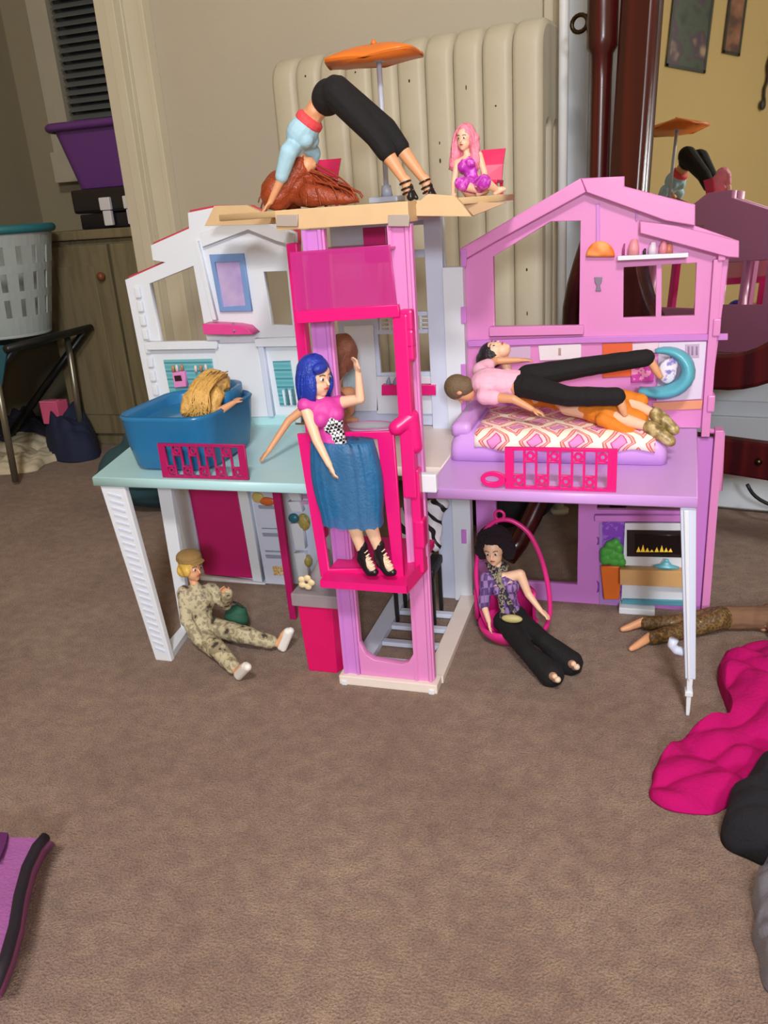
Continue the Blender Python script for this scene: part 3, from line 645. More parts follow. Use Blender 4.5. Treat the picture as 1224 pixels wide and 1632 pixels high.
box('blue_pillar', (xat(690, 600, YB), xat(716, 600, YB)), (YB-0.016, YB-0.0005), (0, zc_), M_bluew, DH)
box('white_pillar', (xat(716, 600, YB)+0.0005, xat(750, 700, YB)), (YB-0.022, YB-0.0005), (0, P(725, 424, y=YB).z), M_white, DH)
for py in (410, 500, 590, 640, 850):
    q = P(742, py, y=YB-0.01); box('hinge', (q.x-0.004, q.x+0.004), (YB-0.026, YB-0.0215), (q.z-0.012, q.z+0.012), M_lpink, DH)
slab('centre_floor', [(-0.408, 1.035), (-0.2505, 1.035), (-0.2505, YB-0.0005), (-0.408, YB-0.0005)], [], ZP-0.014, ZP, M_cream2, DH)
q = P(680, 768, y=0.945); box('white_clip', (q.x-0.012, q.x+0.014), (0.938, 0.9495), (q.z-0.012, q.z+0.012), M_white, DH, 0.002)
box('floor_sill', (-0.43, xat(690, 900, YB)), (YB-0.004, YB+0.01), (0, 0.022), M_bluew, DH)

# ---- elevator shaft
UXL, UXR = (-0.386, -0.362), (-0.281, -0.256)
ztop = 0.616
for nm, (a, b) in (('shaft_upright', UXL), ('shaft_upright', UXR)):
    u = loft(nm, [[Vector((a, YF, z)), Vector((a+0.004, YF, z)), Vector((a+0.006, YF+0.003, z)), Vector((b-0.006, YF+0.003, z)), Vector((b-0.004, YF, z)), Vector((b, YF, z)), Vector((b, YF+0.018, z)), Vector((a, YF+0.018, z))] for z in (0.0145, ztop)], M_pink if a > -0.3 else M_lpink, DH)
    box('side_flange', (b-0.0006, b+0.0025), (YF+0.004, YF+0.014), (0.016, ztop), M_pink, u, 0.0004)
panel('shaft_foot_bar', [(UXL[1]+0.0005, 0.0145), (UXR[0]-0.0005, 0.0145), (UXR[0]-0.0005, 0.055), (UXR[0]-0.008, 0.042), (UXR[0]-0.018, 0.037), (UXL[1]+0.022, 0.040), (UXL[1]+0.01, 0.048), (UXL[1]+0.0005, 0.07)], [], YF+0.002, YF+0.014, M_pink, DH)
box('shaft_base', (-0.392, -0.248), (YF-0.006, YF+0.022), (0, 0.014), M_cream2, DH, 0.0015)
for xx in (-0.388, -0.26): box('base_tab', (xx, xx+0.008), (YF-0.008, YF-0.0055), (0, 0.007), M_white, DH)
box('base_rail', (-0.272, -0.246), (YF+0.0225, 1.232), (0, 0.011), M_cream2, DH, 0.001)
box('base_rail', (-0.388, -0.362), (YF+0.0225, 1.232), (0, 0.011), M_bluew, DH, 0.001)
for py in (972, 996, 1023, 1054):
    q = P(640, py, z=0.008); box('base_rung', (-0.3615, -0.2725), (q.y-0.006, q.y+0.006), (0.002, 0.009), M_bluew, DH, 0.001)
# ---- elevator cab
CY0, CY1 = 0.908, 1.03
CFY = 0.880
CXL, CXR = P(511, 939, y=CFY).x, P(648, 941, y=CFY).x
CF = P(575, 941, y=CFY).z
cab = panel('elevator_cab', XZ([(473, 692), (627, 687), (644, 922), (511, 920)], CY0), [XZ([(494, 704), (601, 700), (626, 906), (524, 908)], CY0)], CY0, CY0+0.006, M_mag, DH, 0.001)
boxes('cab_floor', [(CXL, CXR, CFY, YF-0.002, CF, CF+0.010), (UXL[1]+0.003, CXR, YF-0.002, YF+0.021, CF, CF+0.010), (CXL, CXR, YF+0.021, CY1, CF, CF+0.010)], M_mag, cab, 0)
pane('upper_screen', [(461, 402), (621, 390), (632, 486), (470, 498)], CY0+0.002, 0.003, M_pmag, cab)
pane('upper_band', [(470, 496), (634, 486), (637, 505), (473, 516)], CY0, 0.008, M_mag, cab)
# side and rear posts
xb = xat(645, 560, CY0+0.012)
box('side_post', (xb-0.010, xb+0.007), (CY0+0.003, CY0+0.02), (0.30, P(640, 502, y=CY0).z), M_mag, cab, 0.002)
for py, r in ((510, 0.012), (540, 0.011), (560, 0.010)):
    q = P(648, py, y=CY0+0.01); box('post_lug', (xb-0.002, xb+0.013), (CY0+0.004, CY0+0.018), (q.z-r, q.z+r), M_mag, cab, 0.003)
blob('handle_boss', [('c', P(632, 682, y=CY0+0.004), 0.010, P(655, 664, y=CY0+0.012), 0.010), ('c', P(655, 664, y=CY0+0.012), 0.010, P(662, 712, y=CY0+0.012), 0.009)], M_mag, cab, 0.002, 3)
xs = xat(664, 760, CY0+0.02)
box('side_frame', (xs-0.006, xs+0.006), (CY0+0.008, CY0+0.024), (CF+0.012, 0.335), M_mag, cab, 0.002)
pz = P(676, 850, y=CY0+0.015); box('side_latch', (xs-0.004, xs+0.009), (CY0+0.006, CY0+0.026), (pz.z-0.018, pz.z+0.02), M_mag, cab, 0.003)
loft('side_skirt', [[Vector((CXR+0.0005, CFY+0.002, z0)), Vector((xs+0.006, CY0+0.024, z0+0.01)), Vector((xs+0.006, CY0+0.028, z0+0.01)), Vector((CXR+0.0005, CFY+0.008, z0))] for z0 in (CF-0.001, CF+0.018)], M_mag, cab)
xrp = xat(490, 575, 1.02)
box('rear_post', (xrp-0.011, xrp+0.004), (1.013, 1.028), (CF+0.0105, 0.60), M_mag, cab, 0.002)
xrp2 = xat(600, 380, 1.02); 
box('rear_panel', (xat(580, 375, 1.02), xat(617, 375, 1.02)), (1.016, 1.026), (P(598, 392, y=1.02).z-0.02, P(598, 362, y=1.02).z), M_dmag, cab)
box('top_plate', (P(466, 400, y=CY0).x+0.004, P(618, 392, y=CY0).x-0.004), (CY0+0.006, CY1), (P(540, 396, y=CY0).z-0.006, P(540, 396, y=CY0).z-0.003), M_pmag, cab, 0.0005)
# ---- roof deck
ZD = 0.640
dxl, dxr = xat(408, 340, 1.1), xat(806, 322, 1.12)
dk_ = slab('roof_deck', [(dxl, 0.99), (dxr-0.10, 0.99), (dxr, 1.06), (dxr, 1.2), (dxl, 1.2)], [], ZD-0.008, ZD, M_wood, DH)
box('deck_front', (P(440, 350, y=YF).x, P(652, 350, y=YF).x), (YF-0.002, YF+0.0395), (P(560, 360, y=YF).z, ZD), M_wood, dk_)
for px in (440, 618): pane('deck_bracket', [(px, 343), (px+34, 342), (px+34, 361), (px, 361)], YF-0.006, 0.004, mat('bracket_grey', (170, 158, 150), 0.4), dk_)
pane('deck_board', [(326, 360), (341, 328), (392, 327), (440, 350), (440, 357)], 1.16, 0.012, M_wood, dk_)
pane('deck_board', [(641, 344), (682, 309), (724, 312), (752, 345)], 0.985, 0.012, M_wood, dk_)
pane('deck_board', [(728, 322), (806, 323), (752, 345), (735, 345)], 1.045, 0.010, mat('plastic_tan_dark', (196, 160, 122), 0.5), dk_)
box('deck_beam', (UXL[0], UXR[1]), (YF+0.0405, 1.2), (ZD-0.022, ZD-0.0085), mat('bracket_grey', (170, 158, 150), 0.4), DH)
box('rear_beam', (xc0, xc1), (1.19, YB+0.009), (zc_+0.0005, ZD-0.009), M_bluew, DH) if zc_ < ZD-0.012 else None

# ---- right wing, upper storey
RU = [(734, 412), (732, 397), (925, 285), (995, 281), (995, 297), (1108, 326), (1108, 360), (1178, 384), (1178, 411), (1162, 412)]
ru = XZ(RU, YB); rxl = xat(746, 600, YB); rxr = xat(1130, 640, YB)
rw = panel('right_wall', [(rxl, ZP+0.0005), (rxl, ru[0][1]), *ru, (rxr, ZP+0.0005)],
           [XZ([(788, 521), (786, 409), (878, 353), (925, 352), (923, 520)], YB), XZ([(993, 507), (994, 426), (1046, 423), (1045, 505)], YB), XZ([(1054, 505), (1055, 422), (1110, 419), (1107, 503)], YB)], YB, YB+0.012, M_pink, DH)
for px in ([(732, 397), (925, 284), (934, 306), (790, 385), (740, 414), (734, 412)], [(926, 284), (995, 281), (995, 297), (1108, 326), (1108, 360), (1060, 352), (935, 307)], [(1020, 352), (1078, 360), (1178, 384), (1178, 411), (1160, 410), (1020, 372)]):
    pane('roof_beam', px, YB-0.018, 0.018, M_pink, rw, bev=0.0015)
pane('gable_strip', [(950, 325), (956, 325), (956, 392), (950, 392)], YB-0.003, 0.003, M_lpink, rw)
pane('gable_seam', [(1013, 330), (1016, 330), (1016, 352), (1013, 352)], YB-0.003, 0.003, M_lpink, rw)
lampo = XZ([(935+22-23*math.cos(a), 409-25*math.sin(a)) for a in [math.pi*k/14 for k in range(15)]], YB-0.004)
panel('dome_lamp', lampo, [], YB-0.010, YB-0.0003, ramp_mat('lamp_orange', 'noise', [(0.35, (232, 120, 40)), (0.65, (250, 200, 120))], 40, 0.3, 'LINEAR'), rw, 0.003)
box('wall_shelf', (xat(985, 410, YB), xat(1096, 405, YB)), (YB-0.02, YB-0.0003), (P(1040, 411, y=YB).z, P(1040, 404, y=YB).z), M_white, rw)
for px, h, c, wd in ((994, 14, (150, 60, 110), 0.0018), (1010, 20, (226, 150, 160), 0.008), (1027, 7, (40, 30, 40), 0.0025), (1040, 16, (222, 206, 226), 0.006), (1057, 18, (214, 130, 150), 0.006), (1066, 14, (190, 110, 96), 0.006)):
    q = P(px, 404-h/2, y=YB-0.009); hz = h/2*1.0/1000*1.05
    tube('shelf_trinket', [(q.x, q.y, P(1040, 404, y=YB).z), (q.x, q.y, q.z), (q.x+0.001, q.y, q.z+hz)], [wd, wd*0.95, wd*0.5], mat('trinket_%d' % px, c, 0.4), rw)
pane('switch_plate', [(947, 442), (960, 442), (959, 450), (956, 455), (958, 464), (949, 464), (951, 455), (948, 450)], YB-0.003, 0.003, mat('switch_grey', (128, 116, 136), 0.4), rw)
pane('window_sill', [(780, 521), (930, 519), (930, 533), (780, 536)], YB-0.012, 0.012, M_pink, rw)
pane('storey_ledge', [(746, 543), (930, 537), (1160, 532), (1160, 542), (930, 547), (746, 553)], YB-0.006, 0.006, M_lpink, rw)
for nm, px, c in (('sticker_panel', [(776, 556), (845, 552), (846, 576), (776, 580)], (206, 176, 206)), ('sticker_panel', [(858, 551), (926, 548), (926, 572), (860, 575)], (232, 222, 230)), ('sticker_panel', [(1050, 546), (1126, 544), (1118, 636), (1046, 640)], (226, 214, 236)), ('sticker_band', [(960, 548), (1008, 546), (1008, 600), (960, 602)], (222, 96, 52)), ('sticker_band', [(1040, 642), (1120, 638), (1118, 652), (1040, 655)], (232, 158, 120)), ('sticker_panel', [(1008, 548), (1050, 546), (1048, 562), (1008, 564)], (230, 206, 220))):
    pane(nm, px, YB-0.003, 0.003, mat('print_%d_%d_%d' % c, c, 0.4), rw)
pane('pillow_print', [(1006, 582), (1042, 580), (1042, 608), (1006, 610)], YB-0.006, 0.003, ramp_mat('pillow_pattern', 'noise', [(0.4, (200, 60, 160)), (0.52, (240, 150, 190))], 130, 0.4), rw)
pane('calendar_print', [(1092, 549), (1115, 548), (1114, 570), (1092, 571)], YB-0.004, 0.001, mat('calendar_mauve', (196, 170, 200), 0.5), rw)
for px in (1096, 1102, 1109): pane('calendar_mark', [(px, 552), (px+3, 552), (px+3, 566), (px, 566)], YB-0.0048, 0.0008, mat('calendar_ink', (150, 124, 160), 0.5), rw)
pane('door_knob_plate', [(890, 555), (894, 555), (894, 566), (890, 566)], YB-0.005, 0.002, mat('plate_gold', (180, 150, 140), 0.4), rw)
for py in (400, 520, 640):
    q = P(1150-0.13*(py-400), py, y=YB); box('hinge', (rxr-0.003, rxr+0.007), (YB-0.014, YB+0.010), (q.z-0.012, q.z+0.012), M_pink, rw, 0.002)
box('end_post', (rxr-0.008, rxr+0.0035), (YB-0.010, YB-0.0003), (ZP-0.01, ru[-1][1]), M_pink, rw)
# ---- right platform, railing, leg
slab('right_platform', [(-0.2495, YF), (0.071, YF), (0.086, YB-0.0005), (-0.2495, YB-0.0005)], [], ZP-0.014, ZP, M_lilac, DH, 0.0015)
rail([(803, 713), (985, 716), (982, 770), (806, 768)], 0.957, M_mag, DH, 8)
q = P(786, 747, y=0.957); panel('rail_loop', ellip(q.x, ZP+0.0115, 0.0165, 0.0105, 20), [ellip(q.x-0.002, ZP+0.012, 0.009, 0.004, 14)], 0.957, 0.961, M_mag, DH)
a0, a1 = xat(1084, 800, .96), xat(1110, 800, .96); b0, b1 = xat(1088, 1130, .96)+0.002, xat(1098, 1130, .96)+0.002
zm = 0.055
lgr = leaning('leg', (a0, zt), (a1, zt), (b0-0.002, zm), (b1+0.003, zm), 0.955, 0.968, M_bluew, DH)
leaning('leg_rib', (a0+0.004, zt-0.003), (a0+0.010, zt-0.003), (b0+0.001, zm), (b0+0.004, zm), 0.952, 0.9555, M_white, lgr)
leaning('leg_foot', (b0, zm), (b1, zm), (b0+0.002, 0.0), (b1-0.001, 0.0), 0.956, 0.966, M_white, lgr)
box('leg_collar', (b0-0.001, b1+0.001), (0.954, 0.968), (0.030, 0.036), M_white, lgr)
q = P(1076, 1026, y=0.975); tube('leg_clip', [(q.x-0.002, 0.972, q.z+0.008), (q.x-0.004, 0.972, q.z), (q.x+0.001, 0.972, q.z-0.007), (q.x+0.012, 0.970, q.z-0.008)], 0.006, M_bluew, lgr)
# ---- right wing, lower storey
RL0, RL1 = -0.247, P(1116, 978, y=YB).x
rl = panel('right_lower_wall', rect(RL0, RL1, 0.0, ZP-0.015), [XZ([(790, 784), (922, 784), (920, 932), (794, 926)], YB), XZ([(952, 796), (1106, 797), (1105, 815), (951, 813)], YB)], YB, YB+0.012, M_lpink, DH)
pane('window_rail', [(948, 822), (1106, 823), (1106, 832), (948, 831)], YB-0.010, 0.010, M_lpink, rl)
pane('fireplace_backdrop', [(955, 834), (1104, 836), (1098, 966), (955, 962)], YB-0.002, 0.002, mat('backdrop_lilac', (170, 130, 200), 0.5), rl)
pane('wallpaper', [(960, 832), (996, 832), (996, 950), (960, 950)], YB-0.003, 0.001, ramp_mat('purple_wallpaper', 'noise', [(0.45, (128, 64, 190)), (0.55, (160, 100, 206))], 160, 0.5), rl)
pane('chimney_breast', [(996, 834), (1100, 835), (1096, 958), (990, 956)], YB-0.010, 0.008, M_white, rl)
pane('firebox', [(999, 845), (1094, 846), (1092, 889), (999, 887)], YB-0.012, 0.002, mat('firebox_black', (40, 32, 34), 0.3), rl)
pane('firebox_glass', [(1012, 852), (1088, 853), (1086, 884), (1012, 882)], YB-0.0135, 0.0015, mat('firebox_inner', (22, 16, 18), 0.2), rl)
for k, px in enumerate((1017, 1024, 1031, 1038, 1046, 1054, 1061, 1068)):
    h = (9, 12, 7, 4, 8, 11, 7, 6)[k]; pane('flame', [(px-3, 880), (px+4, 880), (px+2, 880-h*0.6), (px+1, 880-h), (px-1, 880-h*0.5)], YB-0.0145, 0.001, mat('flame_gold', (240, 196, 70), 0.4, emit=0.3), rl, bev=0.0002)
pane('mantel_shelf', [(988, 908), (1098, 912), (1096, 937), (988, 932)], YB-0.028, 0.018, mat('mantel_tan', (206, 164, 110), 0.5, 0.08, 60), rl)
pane('hearth_strip', [(992, 955), (1096, 958), (1096, 966), (990, 963)], YB-0.014, 0.012, mat('hearth_teal', (86, 150, 170), 0.4), rl)
q = P(1062, 905, y=YB-0.03); bm = bmesh.new()
bm_loft(bm, [[Vector((q.x+r*math.cos(k*math.pi/9), YB-0.026+r*0.3*math.sin(k*math.pi/9), q.z+z)) for k in range(18)] for r, z in ((0.008, -0.004), (0.019, -0.001), (0.019, 0.001), (0.008, 0.004), (0.004, 0.009), (0.0025, 0.013))])
finish(bm, 'teal_dish', mat('dish_teal', (90, 178, 196), 0.3), rl, True)
pane('plant_pot', [(957, 903), (991, 903), (987, 956), (962, 956)], YB-0.012, 0.009, mat('pot_orange', (222, 110, 36), 0.45), rl, bev=0.002)
gq = P(977, 880, y=YB-0.012)
blob('plant_leaves', [('e', gq + Vector((random.uniform(-0.014, 0.014), 0, random.uniform(-0.018, 0.018))), (0.0075, 0.006, 0.008)) for _ in range(24)], mat('leaf_green', (70, 160, 62), 0.5, 0.25, 160), rl, 0.0014, 1)
for py, h in ((862, 7), (935, 10)): pane('purple_stencil', [(951, py-h), (956, py-h*0.6), (955, py), (957, py+h*0.7), (951, py+h), (953, py)], YB-0.001, 0.0009, mat('stencil_purple', (130, 60, 160), 0.5), rl)
box('end_flange', (RL1+0.0005, RL1+0.012), (YB-0.012, YB+0.012), (0, ZP), M_pink, rl)
q0, q1 = P(1150, 690, y=YB+0.006), P(1146, 780, y=YB+0.006)
tube('side_handle', [(rxr-0.002, YB+0.006, q0.z+0.004), (q0.x, YB+0.006, q0.z), (q1.x, YB+0.006, q1.z), (rxr, YB+0.006, q1.z-0.005)], 0.005, M_pink, rw)
pbw = P(1010, 990, z=0.0); box('white_foot_block', (xat(986, 990, YB), xat(1042, 992, YB)), (YB-0.028, YB-0.0005), (0, 0.011), M_white, DH, 0.002)

# ================================================================ FURNITURE AND LOOSE THINGS ON THE HOUSE
# bed on the right platform
BY0, BY1, BZ = 1.065, 1.215, ZP+0.040
bx0, bx1 = P(716, 728, y=BY0).x, P(1064, 735, y=BY0).x
bed = thing('doll_bed', 'lilac plastic doll bed with patterned blanket on the pink platform', 'bed', ((bx0+bx1)/2, 1.13, ZP))
bm = bmesh.new()
def rr3(x0, x1, y0, y1, r, z): return [Vector((x, y, z)) for x, y in rrect((x0+x1)/2, (y0+y1)/2, (x1-x0)/2, (y1-y0)/2, r)]
bm_loft(bm, [rr3(bx0, bx1, BY0, BY1, 0.012, ZP+0.0008), rr3(bx0+0.001, bx1-0.001, BY0+0.001, BY1-0.001, 0.012, ZP+0.022), rr3(bx0+0.006, bx1-0.006, BY0+0.005, BY1-0.004, 0.014, BZ-0.004), rr3(bx0+0.014, bx1-0.014, BY0+0.012, BY1-0.01, 0.014, BZ)])
finish(bm, 'mattress', M_lilac, bed, True)
loft('headboard', [rr3(bx0+0.002, bx0+0.030, BY0+0.006, BY1-0.006, 0.008, z) for z in (BZ-0.006, BZ+0.008)] + [rr3(bx0+0.008, bx0+0.026, BY0+0.012, BY1-0.012, 0.006, BZ+0.013)], M_lilac, bed, True)
def ogee():
    m = bpy.data.materials.new('ogee_blanket_print'); m.use_nodes = True; nt = m.node_tree; b = nt.nodes['Principled BSDF']
    tc = nt.nodes.new('ShaderNodeTexCoord'); sp_ = nt.nodes.new('ShaderNodeSeparateXYZ'); nt.links.new(tc.outputs['UV'], sp_.inputs[0])
    def mth(op, a, bb=None):
        n = nt.nodes.new('ShaderNodeMath'); n.operation = op
        for i, v in enumerate((a, bb)):
            if v is None: continue
            if isinstance(v, (int, float)): n.inputs[i].default_value = v
            else: nt.links.new(v, n.inputs[i])
        return n.outputs[0]
    wob = mth('MULTIPLY', mth('SINE', mth('MULTIPLY', sp_.outputs[1], 4*math.pi)), 0.05)
    tu = mth('MULTIPLY', mth('PINGPONG', mth('ADD', sp_.outputs[0], wob), 0.5), 2); tv = mth('MULTIPLY', mth('PINGPONG', sp_.outputs[1], 0.5), 2)
    s = mth('ABSOLUTE', mth('SUBTRACT', mth('ADD', tu, tv), 1))
    n = nt.nodes.new('ShaderNodeTexNoise'); n.inputs['Scale'].default_value = 9; nt.links.new(tc.outputs['UV'], n.inputs['Vector'])
    s = mth('ADD', s, mth('MULTIPLY', mth('SUBTRACT', n.outputs['Fac'], 0.5), 0.10))
    r = nt.nodes.new('ShaderNodeValToRGB'); r.color_ramp.interpolation = 'CONSTANT'
    st = [(0, (250, 238, 224)), (0.20, (214, 96, 66)), (0.26, (240, 176, 170)), (0.36, (206, 84, 92)), (0.42, (246, 206, 210)), (0.60, (198, 80, 130)), (0.67, (224, 146, 206))]
    while len(r.color_ramp.elements) < len(st): r.color_ramp.elements.new(0.5)
    for e, (p, c) in zip(r.color_ramp.elements, st): e.position = p; e.color = (*lin(c), 1)
    nt.links.new(s, r.inputs['Fac']); nt.links.new(r.outputs['Color'], b.inputs['Base Color']); b.inputs['Roughness'].default_value = 0.8
    return m
kx0, kx1 = P(756, 690, y=BY0).x, P(1044, 716, y=BY0).x
prof = [(BY1-0.008, BZ+0.0016), (BY0+0.09, BZ+0.0018), (BY0+0.05, BZ+0.002), (BY0+0.014, BZ+0.0018), (BY0+0.003, BZ-0.002), (BY0-0.0015, BZ-0.009), (BY0-0.003, BZ-0.020)]
bm = bmesh.new(); uvl = bm.loops.layers.uv.new('UVMap'); NX = 24; grid = []; arc = [0]
for (a, b_), (c, d) in zip(prof, prof[1:]): arc.append(arc[-1]+math.hypot(a-c, b_-d))
for i in range(NX+1):
    x = kx0+(kx1-kx0)*i/NX; grid.append([bm.verts.new((x, y+0.001*math.sin(i*1.3)*(j > 4), z+(0.0025*math.sin(i*0.9+1) if j == len(prof)-1 else 0))) for j, (y, z) in enumerate(prof)])
for i in range(NX):
    for j in range(len(prof)-1):
        f = bm.faces.new((grid[i][j], grid[i][j+1], grid[i+1][j+1], grid[i+1][j])); f.smooth = True
        for lp2, (ii, jj) in zip(f.loops, ((i, j), (i, j+1), (i+1, j+1), (i+1, j))): lp2[uvl].uv = ((kx1-kx0)*ii/NX/0.054, arc[jj]/0.062+0.1)
bmesh.ops.recalc_face_normals(bm, faces=bm.faces)
me = bpy.data.meshes.new('blanket'); bm.to_mesh(me); bm.free(); bl_ = link('blanket', me, ogee(), bed)
sm = bl_.modifiers.new('s', 'SOLIDIFY'); sm.thickness = 0.0012; sm.offset = 1

# teal curved seat at the foot of the bed
ts = thing('curved_toy_seat', 'teal curved plastic seat leaning behind the foot of the bed', 'seat', P(1075, 645, y=1.205))
def pp(px, py, y): return P(px, py, y=y)
TY = 1.217
tube('seat_shell', bez([pp(1018, 622, TY), pp(1050, 628, TY), pp(1122, 645, TY), pp(1128, 545, TY), pp(1058, 556, TY), pp(1044, 560, TY)], 18), [0.011, 0.013, 0.016, 0.018, 0.020, 0.021, 0.021, 0.021, 0.021, 0.020, 0.019, 0.018, 0.016, 0.014, 0.012, 0.010, 0.008, 0.006], mat('seat_teal', (92, 178, 200), 0.3), ts, seg=14, flat=0.5)
blob('seat_cushion', [('e', pp(1064, 592, 1.217), (0.013, 0.006, 0.018)), ('e', pp(1072, 580, 1.217), (0.008, 0.005, 0.012))], ramp_mat('cushion_print', 'noise', [(0.42, (232, 228, 240)), (0.55, (200, 170, 220)), (0.62, (120, 130, 200))], 110, 0.5), ts, 0.002, 3)

# blue tub on the left platform
TBY = 1.06
tcx0, tcx1 = P(238, 690, y=TBY).x, P(376, 680, y=TBY).x; tcx_ = (tcx0+tcx1)/2; thx = (tcx1-tcx0)/2
tub_ = thing('toy_bathtub', 'translucent blue toy bathtub on the aqua platform', 'bathtub', (tcx_, TBY, ZP))
M_tub = mat('clear_blue_tub', (38, 118, 172), 0.25, 0.05, 20, alpha=0.9)
def tubring(s, z, dx=0): return [Vector((x+dx, y, z)) for x, y in rrect(tcx_, TBY, thx*s, 0.088*s, 0.035*s, 6)]
loft('tub_shell', [tubring(0.80, ZP+0.001), tubring(0.88, ZP+0.006), tubring(0.96, ZP+0.040), tubring(1.0, ZP+0.076), tubring(1.02, ZP+0.080), tubring(0.98, ZP+0.083), tubring(0.94, ZP+0.076), tubring(0.90, ZP+0.040), tubring(0.78, ZP+0.010)], M_tub, tub_, True)
loft('backrest', [[Vector((tcx1-0.045+0.045*math.sin(a), TBY+0.012+0.070*math.cos(a), z)) for a in [math.pi*(0.0+0.62*k/10) for k in range(11)]] + [Vector((tcx1-0.050+0.042*math.sin(a), TBY+0.012+0.065*math.cos(a), z)) for a in [math.pi*(0.0+0.62*k/10) for k in range(10, -1, -1)]] for z in (ZP+0.079, ZP+0.092, ZP+0.100)], M_tub, tub_, True)
loft('water', [tubring(0.90, ZP+0.060), tubring(0.915, ZP+0.064)], mat('tub_water', (54, 128, 176), 0.12, 0.08, 25, alpha=0.85), tub_)

# umbrella and deck chairs on the roof
UY = 1.14
ub = P(617, 318, y=UY); ut = P(603, 82, y=UY)
um = thing('toy_umbrella', 'orange toy parasol on a grey pole standing on the roof deck', 'umbrella', (ub.x, UY, ZD))
M_or = mat('umbrella_orange', (232, 122, 40), 0.4, 0.08, 30); M_gp = mat('pole_grey', (176, 182, 200), 0.35)
tube('pole', [(ub.x, UY, ZD+0.012), (ut.x, UY, ut.z)], 0.0034, M_gp, um)
boxes('base', [(ub.x-0.02, ub.x+0.02, UY-0.02, UY+0.02, ZD+0.0005, ZD+0.008)], M_gp, um, 0.002)
tube('base_socket', [(ub.x, UY, ZD+0.008), (ub.x, UY, ZD+0.022)], [0.008, 0.006], M_gp, um)
tube('hub', [(ut.x, UY, ut.z-0.012), (ut.x, UY, ut.z-0.001)], [0.007, 0.011], M_gp, um)
ucx = P(597, 88, y=UY).x; UR = (P(672, 85, y=UY).x-P(522, 95, y=UY).x)/2; zr = P(597, 93, y=UY).z
rings = []
tiltx = Matrix.Rotation(math.radians(-2), 3, 'Y')
for s, h in ((1.0, 0), (0.985, 0.003), (0.8, 0.007), (0.55, 0.0115), (0.3, 0.0145), (0.08, 0.016)):
    ring = []
    for k in range(32):
        a = 2*math.pi*k/32; e = 1/max(abs(math.cos(a)), abs(math.sin(a)))**0.62
        ring.append(Vector((ucx, UY, zr)) + tiltx @ Vector((UR*s*math.cos(a)*e*0.98, UR*0.74*s*math.sin(a)*e, h+(0.004*(abs(math.sin(2*a))-1)*s))))
    rings.append(ring)
inner = [[p + Vector((0, 0, -0.0015)) for p in r] for r in rings[::-1]]
loft('canopy', rings[:]+inner, M_or, um, True)
for k in range(4):
    a = math.pi/4+k*math.pi/2; tube('rib', [Vector((ut.x, UY, ut.z-0.004)), Vector((ucx, UY, zr)) + Vector((UR*0.95*math.cos(a)*1.2, UR*0.7*math.sin(a)*1.2, 0.001))], 0.0016, M_or, um)
tube('finial', [(ucx, UY, zr+0.0155), (ucx, UY, zr+0.021)], [0.005, 0.002], M_or, um)
def deck_chair(label, px, py, y, w, h):
    q = P(px, py, y=y); t = thing('deck_chair', label, 'chair', (q.x, y, ZD), 'magenta chairs on the roof deck')
    z0 = ZD+0.018; zt_ = q.z
    M = mat('chair_magenta', (222, 30, 96), 0.25, alpha=0.93)
    loft('backrest', [[Vector((q.x-w, y, z0)), Vector((q.x+w*0.9, y+0.006, z0)), Vector((q.x+w*0.9, y+0.010, z0)), Vector((q.x-w, y+0.004, z0))],
                      [Vector((q.x-w*1.05, y+0.004, (z0+zt_)/2)), Vector((q.x+w, y+0.010, (z0+zt_)/2)), Vector((q.x+w, y+0.014, (z0+zt_)/2)), Vector((q.x-w*1.05, y+0.008, (z0+zt_)/2))],
                      [Vector((q.x-w*1.05, y+0.014, zt_)), Vector((q.x+w*1.15, y+0.020, zt_)), Vector((q.x+w*1.15, y+0.023, zt_)), Vector((q.x-w*1.05, y+0.017, zt_))]], M, t)
    box('seat', (q.x-w*1.05, q.x+w*1.05), (y-0.045, y+0.008), (z0-0.004, z0), M, t)
    for sx in (-1, 1):
        for yy in (y-0.042, y+0.002): box('leg', (q.x+sx*w*0.9-0.002, q.x+sx*w*0.9+0.002), (yy, yy+0.004), (ZD+0.0004, z0-0.004), M, t, 0.0003)
deck_chair('magenta deck chair behind the long red hair on the roof', 508, 254, 1.16, 0.022, 0.05)
deck_chair('magenta deck chair behind the pink haired doll on the roof', 782, 237, 1.15, 0.014, 0.05)

# magenta kitchen island in front of the left wing
IY = 0.97
ix0, ix1 = P(478, 1000, y=IY).x, P(532, 1000, y=IY).x
isl = thing('toy_kitchen_island', 'magenta toy kitchen block with clear grey top, left of elevator foot', 'cabinet', ((ix0+ix1)/2, IY+0.03, 0))
zi = P(505, 966, y=IY).z
loft('block', [[Vector((ix0+0.006, IY, 0.0)), Vector((ix1-0.002, IY, 0)), Vector((ix1+0.016, IY+0.05, 0)), Vector((ix0+0.024, IY+0.05, 0))], [Vector((ix0, IY, zi)), Vector((ix1, IY, zi)), Vector((ix1+0.018, IY+0.055, zi)), Vector((ix0+0.018, IY+0.055, zi))]], mat('island_magenta', (214, 16, 100), 0.35), isl, bevel=0.0015)
M_cg = mat('clear_grey', (176, 168, 176), 0.2, 0, alpha=0.55)
box('clear_top', (ix0-0.006, ix1+0.012), (IY-0.006, IY+0.056), (zi+0.0003, zi+0.020), M_cg, isl, 0.002)
tube('clear_cone', [(ix0+0.03, IY+0.03, zi+0.02), (ix0+0.034, IY+0.03, zi+0.045), (ix0+0.04, IY+0.03, zi+0.075)], [0.026, 0.014, 0.006], M_cg, isl, seg=16)
fq = P(488, 928, y=IY+0.002)
